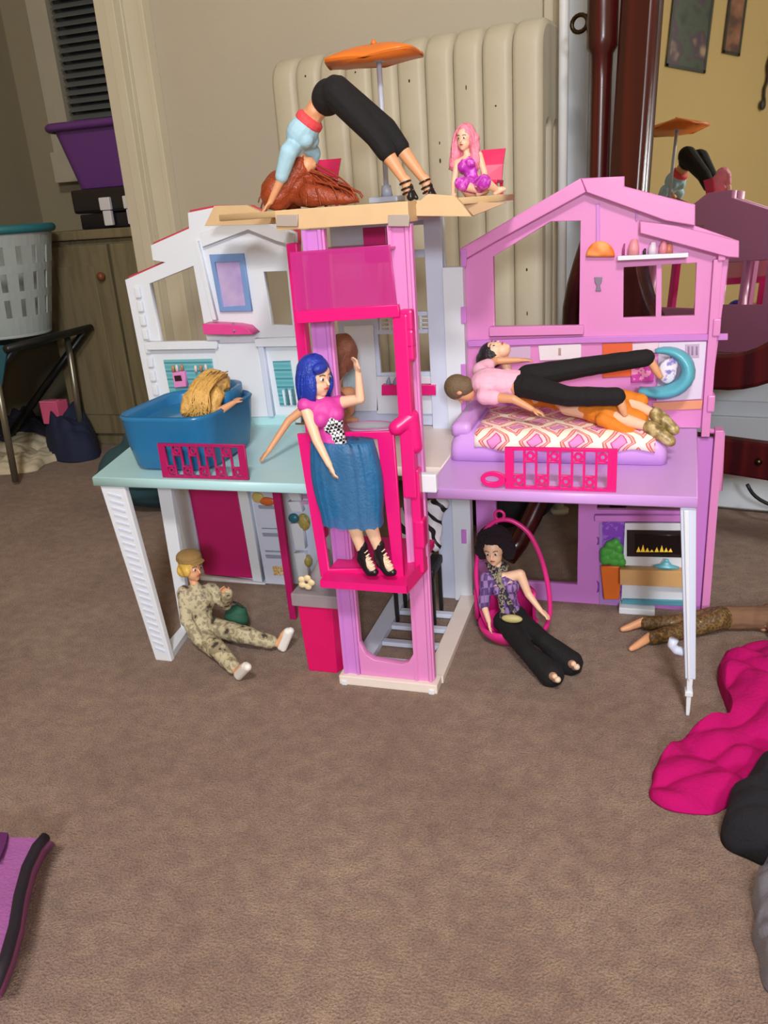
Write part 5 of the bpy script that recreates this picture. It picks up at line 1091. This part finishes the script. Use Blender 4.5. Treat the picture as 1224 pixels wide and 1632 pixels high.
blob('trousers', [('e', J['pelvis'], (0.022*s, 0.0185*s, 0.0178*s), TM)] + [q for k in 'LR' for q in (('c', J['pelvis'], 0.0165*s, J['hip'+k], 0.0160*s), ('c', J['hip'+k], 0.0160*s, J['kn'+k], 0.0130*s), ('c', J['kn'+k], 0.0130*s, J['kn'+k].lerp(J['an'+k], 0.78), 0.0100*s))], M_camo, t, 0.0014, 3, 0.0012, 110)
tube('belt', [J['waist']+upv*-0.006 + TM.col[0]*0.0195*s*math.cos(k*math.pi/12) + TM.col[1]*0.0175*s*math.sin(k*math.pi/12) for k in range(24)], 0.0022, mat('belt_olive', (70, 72, 54), 0.7), t, closed=True)
blob('hair', [('e', h(0, -0.003, 0.006), (0.0162*s, 0.0178*s, 0.0165*s), H), ('e', h(0.004, -0.012, -0.006), (0.0125*s, 0.008*s, 0.012*s), H), ('e', h(0.012, 0.002, -0.002), (0.005*s, 0.008*s, 0.009*s), H)], mat('hair_golden', (222, 182, 86), 0.4, 0.2, 120, 0.2, 300), t, 0.0013, 3)
blob('cap', [('e', h(0, -0.003, 0.016), (0.0182*s, 0.0192*s, 0.0090*s), H), ('e', h(0, -0.003, 0.0125), (0.0190*s, 0.0200*s, 0.004*s), H), ('e', h(0, 0.014, 0.0115), (0.012*s, 0.010*s, 0.0022*s), H)], mat('cap_khaki', (150, 118, 70), 0.85, 0.2, 90), t, 0.0012, 3)
M_wsh = mat('shoe_white', (236, 232, 228), 0.4)
for k in 'LR':
    an, to, so = J['an'+k], J['to'+k], J['sole'+k]; d = (to-an).normalized(); base = an+so*0.006
    blob('shoe', [('c', base-d*0.004, 0.0062*s, to+so*0.004, 0.0066*s), ('c', base-d*0.006+so*0.004, 0.0056*s, to+so*0.007+d*0.003, 0.0056*s)], M_wsh, t, 0.0012, 3)
gb = P(376, 978, z=0.03)
gbag = thing('green_doll_bag', 'dark green round doll bag beside the camouflage doll', 'bag', (gb.x, gb.y, 0))
blob('pouch', [('e', V((gb.x, gb.y, 0.022)), (0.021, 0.017, 0.022)), ('e', V((gb.x+0.004, gb.y, 0.034)), (0.016, 0.013, 0.012))], mat('bag_green', (40, 92, 70), 0.75, 0.15), gbag, 0.0018, 4)
tube('strap', bez([V((gb.x-0.014, gb.y, 0.04)), V((gb.x-0.018, gb.y-0.006, 0.058)), V((gb.x+0.014, gb.y-0.006, 0.058)), V((gb.x+0.014, gb.y, 0.04))], 10), 0.002, mat('strap_dark', (46, 50, 44), 0.7), gbag)

# ---------------- 5 afro doll on the hoop seat
pel = V((P(816, 990, y=HY).x, HY+0.004, 0.042))
J = dict(pelvis=pel, tf=V((0.15, -0.98, 0.1)), hf=V((-0.05, -0.97, -0.12)), hu=V((-0.08, 0, 1)))
yy = HY+0.006
J['waist'] = P(811, 962, y=yy); J['chest'] = P(804, 934, y=yy+0.004); J['neck'] = P(796, 908, y=yy+0.006); J['head'] = P(787, 876, y=yy+0.004)
J['shR'] = P(775, 921, y=yy); J['elR'] = P(771, 964, y=yy-0.006); J['wrR'] = P(779, 990, y=yy-0.026); J['hdR'] = P(781, 1008, y=yy-0.036); J['palmR'] = V((1, 0, -0.3))
J['shL'] = P(829, 915, y=yy+0.006); J['elL'] = P(842, 947, y=yy); J['wrL'] = P(861, 972, y=yy-0.012); J['hdL'] = P(872, 982, y=yy-0.016); J['palmL'] = V((-0.3, 0, -1))
torso_axes(J)
J['hipR'] = pel+V((-0.012, -0.008, -0.004)); J['hipL'] = pel+V((0.012, -0.008, -0.002))
J['knR'] = P(842, 1040, z=0.030); J['anR'] = P(876, 1076, z=0.012); J['toR'] = P(884, 1078, z=0.030)
J['knL'] = P(868, 1022, z=0.034); J['anL'] = P(906, 1058, z=0.012); J['toL'] = P(914, 1058, z=0.030)
J['soleR'] = (J['anR']-J['knR']).normalized(); J['soleL'] = (J['anL']-J['knL']).normalized()
t, b, h, H, TM = make_doll('fashion_doll', 'doll with dark afro hair and black flared trousers on hoop seat', J, 'fair')
M_afro = mat('hair_afro', (42, 26, 38), 0.9, 0.3, 300, 0.9, 500)
blob('hair', [('e', h(0, -0.010, 0.008), (0.0255*s, 0.0200*s, 0.0240*s), H), ('e', h(0.019, -0.007, -0.004), (0.0095*s, 0.0125*s, 0.015*s), H), ('e', h(-0.019, -0.007, -0.004), (0.0095*s, 0.0125*s, 0.015*s), H), ('e', h(0, 0.006, 0.0195), (0.017*s, 0.010*s, 0.0072*s), H)], M_afro, t, 0.0014, 2, 0.0016, 260)
M_plaid = ramp_mat('purple_plaid', 'check', [(0, (92, 62, 122)), (0.5, (150, 120, 176))], 170, 0.7, mapping=((1, 1, 0.5), (0.2, 0.1, 0.3)))
upv = (J['neck']-J['pelvis']).normalized()
blob('top', [('e', J['chest'], (0.0215*s, 0.0155*s, 0.019*s), TM), ('c', J['chest'], 0.0150*s, J['waist'], 0.0135*s), ('c', J['waist'], 0.0135*s, J['pelvis']+upv*0.012, 0.0150*s)] + [('e', J['chest'] + TM @ V((sx*0.0088*s, 0.0102*s, 0)), (0.0092*s, 0.0088*s, 0.0092*s), TM) for sx in (-1, 1)] + [('c', J['shR'], 0.0090*s, J['elR'], 0.0082*s), ('c', J['chest']+upv*0.01, 0.0095*s, J['shR'], 0.0090*s)], M_plaid, t, 0.0014, 3)
M_scarf = ramp_mat('scarf_stripes', 'noise', [(0, (36, 32, 58)), (0.47, (150, 140, 112)), (0.58, (40, 36, 62)), (0.68, (186, 178, 150))], 130, 0.7)
sc1 = [h(-0.012, -0.002, -0.022), h(0.0, 0.012, -0.026), J['chest']+TM @ V((0.006, 0.0205, 0.004)), J['waist']+TM @ V((0.010, 0.018, 0.0)), J['waist']+TM @ V((0.014, 0.020, -0.02))]
sc2 = [h(0.012, -0.002, -0.022), h(0.006, 0.012, -0.026), J['chest']+TM @ V((-0.004, 0.021, 0.004)), J['waist']+TM @ V((-0.002, 0.019, 0.004)), J['waist']+TM @ V((-0.006, 0.021, -0.010))]
o = tube('scarf', bez(sc1, 10), 0.0052, M_scarf, t, 8, 0.5); tube('scarf_end', bez(sc2, 10), 0.0046, M_scarf, o, 8, 0.5)
tube('scarf_wrap', [J['neck']+V((0.010*math.cos(k*math.pi/9), 0.009*math.sin(k*math.pi/9), 0.004)) for k in range(18)], 0.0045, M_scarf, t, 8, closed=True)
M_btr = mat('trousers_black', (12, 11, 15), 0.85, 0.1, 60, 0.15, 300)
pr = [('e', J['pelvis'], (0.0215*s, 0.0172*s, 0.017*s), TM), ('c', J['pelvis'], 0.0150*s, J['pelvis']+upv*0.010, 0.0142*s)]
for k in 'LR':
    e = J['kn'+k].lerp(J['an'+k], 1.06)+V((0, 0, 0.004)); pr += [('c', J['pelvis'], 0.0150*s, J['hip'+k], 0.0155*s), ('c', J['hip'+k], 0.0152*s, J['kn'+k], 0.0120*s), ('c', J['kn'+k], 0.0118*s, e, 0.0175*s)]
blob('trousers', pr, M_btr, t, 0.0014, 3, 0.0006, 90)
for k in 'LR': blob('sandal', [('c', J['an'+k]+J['sole'+k]*0.007, 0.0042*s, J['to'+k]+J['sole'+k]*0.006, 0.0042*s)], mat('sandal_pale', (224, 200, 176), 0.5), t, 0.001, 2)
blob('purse', [('e', P(816, 986, y=HY-0.028), (0.016, 0.006, 0.0065))], mat('purse_olive', (190, 180, 120), 0.5, 0.15), t, 0.0014, 2)

# ---------------- 6 prone doll on the bed: pink shirt, black trousers
zb = BZ+0.0035
J = dict(pelvis=P(826, 612, y=1.125), tf=V((0.05, 0.15, -1)), hf=V((-0.2, 0.1, -1)), hu=V((-1, 0.0, -0.05)))
J['pelvis'].z = max(J['pelvis'].z, zb+0.018)
J['waist'] = P(802, 610, y=1.125); J['chest'] = P(778, 608, y=1.123); J['neck'] = P(756, 612, y=1.12); J['head'] = P(733, 620, y=1.115)
J['shL'] = P(765, 590, y=1.145); J['elL'] = P(790, 575, y=1.175); J['wrL'] = P(828, 574, y=1.18)
J['shR'] = P(772, 632, y=1.095); J['elR'] = P(818, 636, y=1.085); J['wrR'] = P(848, 652, y=1.085); J['hdR'] = P(868, 660, y=1.085); J['palmR'] = V((0, 0, -1)); J['palmL'] = V((0, 0, -1))
torso_axes(J)
J['hipL'] = P(842, 600, y=1.135); J['hipR'] = P(842, 616, y=1.115)
J['knL'] = P(935, 584, y=1.155); J['anL'] = P(1032, 570, y=1.165); J['toL'] = P(1052, 600, y=1.165)
J['knR'] = P(905, 632, y=1.095); J['anR'] = P(985, 632, y=1.085); J['toR'] = P(996, 660, y=1.085)
J['soleL'] = J['soleR'] = V((0.7, 0, -0.3))
t, b, h, H, TM = make_doll('fashion_doll', 'doll in pale pink shirt and black trousers lying on the bed', J, 'tan', face=False)
blob('hair', [('e', h(0, -0.002, 0.004), (0.0158*s, 0.0172*s, 0.0172*s), H), ('e', h(0, -0.004, -0.004), (0.0150*s, 0.0140*s, 0.0140*s), H)], mat('hair_olive', (112, 92, 66), 0.6, 0.2, 150, 0.3, 400), t, 0.0014, 3)
M_psh = mat('shirt_pale_pink', (240, 184, 208), 0.8, 0.05, 50, 0.1)
blob('shirt', [('e', J['chest'], (0.0235*s, 0.0170*s, 0.023*s), TM), ('c', J['neck']+(J['chest']-J['neck'])*0.25, 0.0115*s, J['chest'], 0.016*s), ('c', J['chest'], 0.0175*s, J['waist'], 0.0172*s), ('c', J['waist'], 0.0172*s, J['pelvis'], 0.0178*s), ('e', J['waist'], (0.021*s, 0.0165*s, 0.018*s), TM), ('c', J['shL'], 0.0105*s, J['shL'].lerp(J['elL'], 0.5), 0.0095*s), ('c', J['shR'], 0.0105*s, J['shR'].lerp(J['elR'], 0.35), 0.0095*s), ('c', J['chest'], 0.011*s, J['shL'], 0.0105*s), ('c', J['chest'], 0.011*s, J['shR'], 0.0105*s)], M_psh, t, 0.0014, 3, 0.0006, 90)
pr = [('e', J['pelvis']+V((0.006, 0, 0)), (0.0225*s, 0.0172*s, 0.0175*s), TM)]
for k in 'LR': pr += [('c', J['pelvis']+V((0.006, 0, 0)), 0.0160*s, J['hip'+k], 0.0158*s), ('c', J['hip'+k], 0.0158*s, J['kn'+k], 0.0128*s), ('c', J['kn'+k], 0.0128*s, J['kn'+k].lerp(J['an'+k], 0.97), 0.0112*s)]
blob('trousers', pr, M_btr, t, 0.0014, 3, 0.0006, 90)

# ---------------- 7 doll in orange dress lying behind and beneath
J = dict(head=P(790, 562, y=1.195), neck=P(818, 570, y=1.19), chest=P(842, 584, y=1.18), waist=P(872, 596, y=1.17), pelvis=P(905, 610, y=1.155), tf=V((0.05, -0.3, 1)), hf=V((0.0, -0.4, 0.95)), hu=V((-1, 0, 0.1)))
for k in ('chest', 'waist', 'pelvis', 'neck'): J[k].z = max(zb+0.014, min(J[k].z, zb+0.022))
J['head'].z = max(J['head'].z, zb+0.02)
J['shL'] = J['neck']+V((0.008, 0.018, 0)); J['elL'] = J['shL']+V((0.042, 0.006, -0.004)); J['wrL'] = J['elL']+V((0.040, -0.008, -0.002))
J['shR'] = J['neck']+V((0.010, -0.022, 0)); J['elR'] = J['shR']+V((0.044, -0.004, -0.005)); J['wrR'] = J['elR']+V((0.040, 0.004, -0.002))
torso_axes(J); J['palmL'] = J['palmR'] = V((0, 0, -1))
J['knL'] = P(985, 635, y=1.13); J['anL'] = P(1044, 660, y=1.098); J['toL'] = P(1070, 682, y=1.085)
J['knR'] = P(968, 662, y=1.10); J['anR'] = P(1034, 680, y=1.078); J['toR'] = P(1064, 700, y=1.068)
J['soleL'] = J['soleR'] = V((0.7, -0.3, -0.4))
t, b, h, H, TM = make_doll('fashion_doll', 'doll in orange dress lying under the black trousered doll on bed', J, 'fair', vox=0.0013)
blob('hair', [('e', h(0, -0.004, 0.006), (0.0178*s, 0.0185*s, 0.018*s), H), ('e', h(0, -0.01, 0.014), (0.018*s, 0.012*s, 0.014*s), H)], mat('hair_black', (34, 24, 34), 0.4, 0.2, 120, 0.3, 400), t, 0.0015, 3)
M_ord = mat('dress_orange', (222, 128, 30), 0.75, 0.16, 40, 0.15, 200)
kl, kr = J['knL'], J['knR']; hm0, hm1 = P(1062, 655, y=1.11), P(1030, 700, y=BY0+0.012); hm1.z = max(hm1.z, BZ+0.002)
blob('dress', [('e', J['chest'], (0.0212*s, 0.0155*s, 0.020*s), TM), ('c', J['chest'], 0.015*s, J['waist'], 0.0135*s), ('c', J['waist'], 0.0135*s, J['pelvis'], 0.0165*s), ('c', J['pelvis'], 0.018*s, kl, 0.0135*s), ('c', J['pelvis'], 0.018*s, kr, 0.0140*s), ('c', kl, 0.0135, P(1020, 640, y=1.12), 0.011), ('c', kr, 0.013, P(1010, 690, y=1.085), 0.0075), ('c', kl, 0.013, P(990, 655, y=1.105), 0.014), ('c', P(985, 660, y=1.105), 0.014, P(1020, 668, y=1.10), 0.011), ('c', P(960, 668, y=1.09), 0.010, P(1015, 698, y=BY0+0.012), 0.006)], M_ord, t, 0.0015, 3, 0.0012, 90)
M_gold = ramp_mat('boot_gold', 'noise', [(0.35, (112, 92, 52)), (0.55, (168, 146, 92)), (0.7, (214, 196, 150))], 110, 0.35, 'LINEAR')
for k in 'LR': blob('boot', [('c', J['an'+k].lerp(J['kn'+k], -0.02), 0.0085*s, J['an'+k].lerp(J['to'+k], 0.5), 0.0095*s), ('c', J['an'+k].lerp(J['to'+k], 0.4), 0.0092*s, J['to'+k]+V((0.003, -0.002, -0.002)), 0.0070*s)], M_gold, t, 0.0013, 2)

# ---------------- 8 red haired doll bent over on the roof deck
yy = 1.06
J = dict(pelvis=P(523, 155, y=yy), tf=V((0.75, 0, -0.66)), hf=V((0.55, -0.05, -0.8)), hu=V((-0.45, 0, -0.85)), pf=V((-0.2, 0, -1)))
J['waist'] = P(502, 178, y=yy); J['chest'] = P(482, 212, y=yy); J['neck'] = P(470, 240, y=yy); J['head'] = P(478, 268, y=yy+0.006)
J['shL'] = P(460, 243, y=yy-0.024); J['elL'] = P(447, 288, y=yy-0.022); J['wrL'] = P(431, 322, y=yy-0.020); J['hdL'] = V((P(424, 338, y=yy-0.02).x, yy-0.02, ZD+0.003)); J['palmL'] = V((-0.2, 0, -1))
J['shR'] = J['shL']+V((0.012, 0.05, 0)); J['elR'] = J['elL']+V((0.014, 0.05, 0)); J['wrR'] = J['wrL']+V((0.014, 0.05, 0)); J['hdR'] = J['hdL']+V((0.012, 0.05, 0)); J['palmR'] = V((-0.2, 0, -1))
J['hipL'] = P(536, 148, y=yy-0.012); J['hipR'] = P(536, 146, y=yy+0.014)
J['knL'] = P(598, 216, y=yy-0.014); J['anL'] = P(645, 290, y=yy-0.014); J['toL'] = P(652, 318, y=yy-0.016)
J['knR'] = P(616, 206, y=yy+0.016); J['anR'] = P(676, 290, y=yy+0.012); J['toR'] = P(684, 314, y=yy+0.010)
for k in 'LR': J['to'+k].z = max(J['to'+k].z, ZD+0.0075); J['an'+k].z = max(J['an'+k].z, ZD+0.024)
J['soleL'] = J['soleR'] = V((0.7, 0, -0.5))
torso_axes(J)
t, b, h, H, TM = make_doll('fashion_doll', 'red haired doll bent double on hands and feet on roof deck', J, 'tan')
upv = (J['neck']-J['pelvis']).normalized()
pr = [('e', J['pelvis'], (0.0235*s, 0.0205*s, 0.018*s), orient(V((-0.5, 0, -0.8)), V((-0.6, 0, 0.4))))]
for k in 'LR': pr += [('c', J['pelvis'], 0.0175*s, J['hip'+k], 0.0180*s), ('c', J['hip'+k], 0.0178*s, J['kn'+k], 0.0128*s), ('c', J['kn'+k], 0.0128*s, J['kn'+k].lerp(J['an'+k], 0.36), 0.0112*s)]
blob('capri_trousers', pr, M_btr, t, 0.0014, 4)
M_lbt = mat('top_pale_blue', (166, 206, 226), 0.75, 0.05, 60, 0.1); M_rb = mat('band_coral', (232, 76, 84), 0.7)
lowc = J['chest'].lerp(J['waist'], 0.35)
blob('top', [('e', J['chest'], (0.0225*s, 0.0180*s, 0.0205*s), TM), ('c', J['chest'], 0.0165*s, lowc, 0.0165*s), ('c', J['chest'], 0.013*s, J['neck'], 0.0105*s), ('c', J['chest']+upv*0.012, 0.010*s, J['shL'], 0.0105*s), ('c', J['chest']+upv*0.012, 0.010*s, J['shR'], 0.0105*s), ('c', J['shL'], 0.0105*s, J['shL'].lerp(J['elL'], 0.85), 0.0080*s), ('c', J['shR'], 0.0105*s, J['shR'].lerp(J['elR'], 0.85), 0.0080*s)] + [('e', J['chest'] + TM @ V((sx*0.0088*s, 0.0102*s, 0.0015*s)), (0.0098*s, 0.0096*s, 0.0098*s), TM) for sx in (-1, 1)], M_lbt, t, 0.0014, 4)
wb = J['chest'].lerp(J['waist'], 0.62)
blob('waist_band', [('e', wb, (0.0188*s, 0.0168*s, 0.0062*s), TM), ('e', wb+upv*0.004, (0.0190*s, 0.0168*s, 0.0060*s), TM)], M_rb, t, 0.0013, 2)
M_redh = mat('hair_red', (150, 62, 32), 0.35, 0.35, 100, 0.3, 350)
hd_ = J['head']
blob('hair', [('e', hd_+V((-0.004, 0.006, -0.002)), (0.021, 0.022, 0.020)), ('e', V((P(450, 300, y=yy+0.01).x, yy+0.028, ZD+0.026)), (0.035, 0.026, 0.026)), ('e', V((P(490, 305, y=yy).x, yy+0.014, ZD+0.022)), (0.034, 0.026, 0.022)), ('c', V((P(500, 310, y=yy).x, yy-0.01, ZD+0.016)), 0.015, V((P(572, 326, y=yy).x, yy-0.012, ZD+0.006)), 0.005), ('c', hd_, 0.018, V((P(440, 300, y=yy).x, yy, ZD+0.02)), 0.022)], M_redh, t, 0.002, 3, 0.0015, 90)
ls = []
for k in range(110):
    a = hd_ + V((random.uniform(-.022, .014), random.uniform(-.014, .024), random.uniform(-.012, .014)))
    if k % 3 == 0: e = V((P(random.uniform(500, 585), 325, y=yy).x, yy+random.uniform(-.035, .02), ZD+random.uniform(0.002, 0.01)))
    else: e = V((P(random.uniform(410, 520), 325, y=yy).x, yy+random.uniform(-.008, .05), ZD+random.uniform(0.002, 0.012)))
    mid = a.lerp(e, 0.5)+V((random.uniform(-.012, .012), random.uniform(-.008, .012), random.uniform(0, 0.024)))
    ls.append(bez([a, a+V((0, -0.004, -0.014)), mid, e+V((0, 0, 0.012)), e], 9))
strands('hair_strands', ls, 0.0014, M_redh, t)
for k in 'LR':
    an, to = J['an'+k], J['to'+k]; d = (to-an).normalized(); o = blob('sandal', [('c', an+V((0.006, 0, -0.008)), 0.0045*s, V((to.x+0.002, to.y, ZD+0.0045)), 0.0046*s), ('c', an+V((0.006, 0, -0.008)), 0.0032*s, V((an.x+0.014, an.y, ZD+0.003)), 0.0024*s)], M_bshoe, t, 0.001, 2)
    for q in (0.15, 0.55, 0.85):
        c = an.lerp(to, q); sd = V((0, 1, 0)); n_ = d.cross(sd); tube('strap', [c + sd*0.0068*math.cos(a)+n_*0.0068*math.sin(a) for a in [k2*math.pi/8 for k2 in range(16)]], 0.0013, M_bshoe, o, 6, closed=True)

# ---------------- 9 small pink haired doll sitting on the deck
yy = 1.11; s9 = 0.62
px_ = P(758, 300, y=yy).x
J = dict(pelvis=V((px_, yy, ZD+0.011)), tf=V((-0.1, -1, 0)), hf=V((-0.25, -0.95, -0.05)), hu=V((0.05, 0, 1)))
J['waist'] = J['pelvis']+V((-0.004, 0, 0.014)); J['chest'] = J['waist']+V((-0.004, 0, 0.012)); J['neck'] = J['chest']+V((-0.002, 0, 0.0125)); J['head'] = J['neck']+V((-0.002, -0.001, 0.0195))
torso_axes(J, s9)
J['elR'] = J['shR']+V((-0.005, -0.003, -0.023)); J['wrR'] = J['elR']+V((0.002, -0.015, -0.012)); J['elL'] = J['shL']+V((0.007, 0.0, -0.022)); J['wrL'] = J['elL']+V((-0.003, -0.016, -0.010))
for k, dx in (('R', -0.008), ('L', 0.010)): J['kn'+k] = J['pelvis']+V((dx*1.6, -0.027, 0.005)); J['an'+k] = J['pelvis']+V((dx*1.2+0.017, -0.012, -0.005)); J['to'+k] = J['an'+k]+V((0.009, 0.003, 0)); J['sole'+k] = V((0, 0, -1))
t, b, h, H, TM = make_doll('fashion_doll', 'small doll with long wavy pink hair sitting on the roof deck', J, 'fair', s=s9*1.12, vox=0.0008)
M_pkh = mat('hair_pink', (238, 138, 164), 0.4, 0.2, 110, 0.3, 350)
s = s9*1.12
blob('hair', [('e', h(0, -0.006, 0.006), (0.0185*s, 0.0185*s, 0.0195*s), H), ('e', h(0, -0.013, -0.012), (0.021*s, 0.012*s, 0.020*s), H), ('c', h(0.018, -0.005, -0.002), 0.009*s, h(0.023, -0.003, -0.045), 0.011*s), ('c', h(-0.018, -0.005, -0.002), 0.009*s, h(-0.021, 0.002, -0.040), 0.010*s), ('e', h(0, -0.016, -0.035), (0.026*s, 0.011*s, 0.022*s), H)], M_pkh, t, 0.0014, 3, 0.0012, 170)
ls = []
for k in range(70):
    sg = random.choice((-1, 1)); r = random.random()
    ls.append(bez([h(0.002*sg, 0.002, 0.0235), h(sg*0.021, 0.008-0.018*r, 0.016), h(sg*(0.022+0.006*random.random()), 0.006-0.020*r, -0.014), h(sg*0.018, 0.006-0.02*r, -0.03), h(sg*(0.022+0.01*random.random()), 0.006-0.024*r, -0.052)], 9))
strands('hair_strands', ls, 0.0013, M_pkh, t)
M_pdr = ramp_mat('dress_purple_sparkle', 'noise', [(0.4, (184, 50, 180)), (0.55, (216, 96, 210)), (0.7, (240, 170, 226))], 160, 0.4)
blob('dress', [('e', J['chest'], (0.0205*s, 0.0150*s, 0.0185*s), TM), ('c', J['chest'], 0.0145*s, J['waist'], 0.0130*s), ('e', J['pelvis']+V((0.003, -0.004, 0.001)), (0.026*s, 0.022*s, 0.014*s)), ('c', J['pelvis'], 0.0158*s, J['knL'], 0.0130*s), ('c', J['pelvis'], 0.0158*s, J['knR'], 0.0125*s)] + [('e', J['chest'] + TM @ V((sx*0.0088*s, 0.0100*s, 0.0015*s)), (0.0094*s, 0.0092*s, 0.0094*s), TM) for sx in (-1, 1)], M_pdr, t, 0.0014, 3, 0.001, 130)
s = S0

# ---------------- 10 doll in brown lying on the carpet at the right
J = dict(pelvis=P(1150, 985, z=0.019), tf=V((0.1, -0.35, -0.94)), hf=V((0.1, -0.4, -0.9)), hu=V((1, 0.1, 0)))
ax_ = (P(1215, 985, z=0.019)-P(1150, 985, z=0.019)).normalized()
J['waist'] = J['pelvis']+ax_*0.028; J['chest'] = J['pelvis']+ax_*0.056; J['neck'] = J['pelvis']+ax_*0.083; J['head'] = J['pelvis']+ax_*0.116+V((0, 0, 0.003))
torso_axes(J)
J['shR'] = J['neck']+V((-0.012, -0.024, 0.002)); J['elR'] = J['shR']+V((-0.006, -0.030, -0.006)); J['wrR'] = P(1206, 978, z=0.022)+V((0, -0.012, 0)); J['shL'] = J['neck']+V((-0.01, 0.024, 0)); J['elL'] = J['shL']+V((0.03, 0.026, -0.004)); J['wrL'] = J['elL']+V((0.036, 0.0, -0.004))
J['elR'] = J['shR'].lerp(J['wrR'], 0.5)+V((0.01, -0.02, -0.004))
J['knL'] = P(1086, 992, z=0.016); J['anL'] = P(1024, 993, z=0.012); J['toL'] = P(992, 1003, z=0.006)
J['knR'] = P(1092, 1004, z=0.014); J['anR'] = P(1034, 1018, z=0.012); J['toR'] = P(1006, 1034, z=0.006)
J['palmL'] = J['palmR'] = V((0, 0, -1)); J['soleL'] = J['soleR'] = V((-0.3, 0, 0.7))
t, b, h, H, TM = make_doll('fashion_doll', 'doll in sparkly brown clothes lying face down on carpet beside pink wing', J, 'tan', face=False)
M_brn = ramp_mat('brown_sparkle_cloth', 'noise', [(0.3, (84, 62, 34)), (0.5, (122, 94, 52)), (0.62, (104, 78, 44)), (0.7, (190, 160, 90))], 260, 0.6)
M_brt = mat('shirt_brown', (124, 92, 70), 0.85, 0.12, 60)
blob('trousers', [('e', J['pelvis'], (0.0215*s, 0.0175*s, 0.0175*s), TM)] + [q for k in 'LR' for q in (('c', J['pelvis'], 0.016*s, J['hip'+k], 0.0155*s), ('c', J['hip'+k], 0.0155*s, J['kn'+k], 0.0122*s), ('c', J['kn'+k], 0.0122*s, J['kn'+k].lerp(J['an'+k], 0.92), 0.0095*s))], M_brn, t, 0.0014, 3, 0.0008, 110)
blob('shirt', [('e', J['chest'], (0.023*s, 0.0172*s, 0.022*s), TM), ('c', J['chest'], 0.0172*s, J['waist'], 0.0168*s), ('c', J['waist'], 0.0168*s, J['pelvis'].lerp(J['waist'], 0.3), 0.0175*s), ('c', J['chest'], 0.011*s, J['shR'], 0.0105*s), ('c', J['chest'], 0.011*s, J['shL'], 0.0105*s), ('c', J['shR'], 0.0100*s, J['elR'], 0.0085*s), ('c', J['shL'], 0.0100*s, J['elL'], 0.0085*s)], M_brt, t, 0.0014, 3, 0.0008, 110)
blob('hair', [('e', h(0, -0.005, 0.004), (0.018*s, 0.018*s, 0.019*s), H), ('c', h(0, -0.014, 0), 0.014*s, h(0.006, -0.012, 0.04), 0.010*s)], M_brh, t, 0.0016, 3)

bpy.data.scenes.remove(TMP)
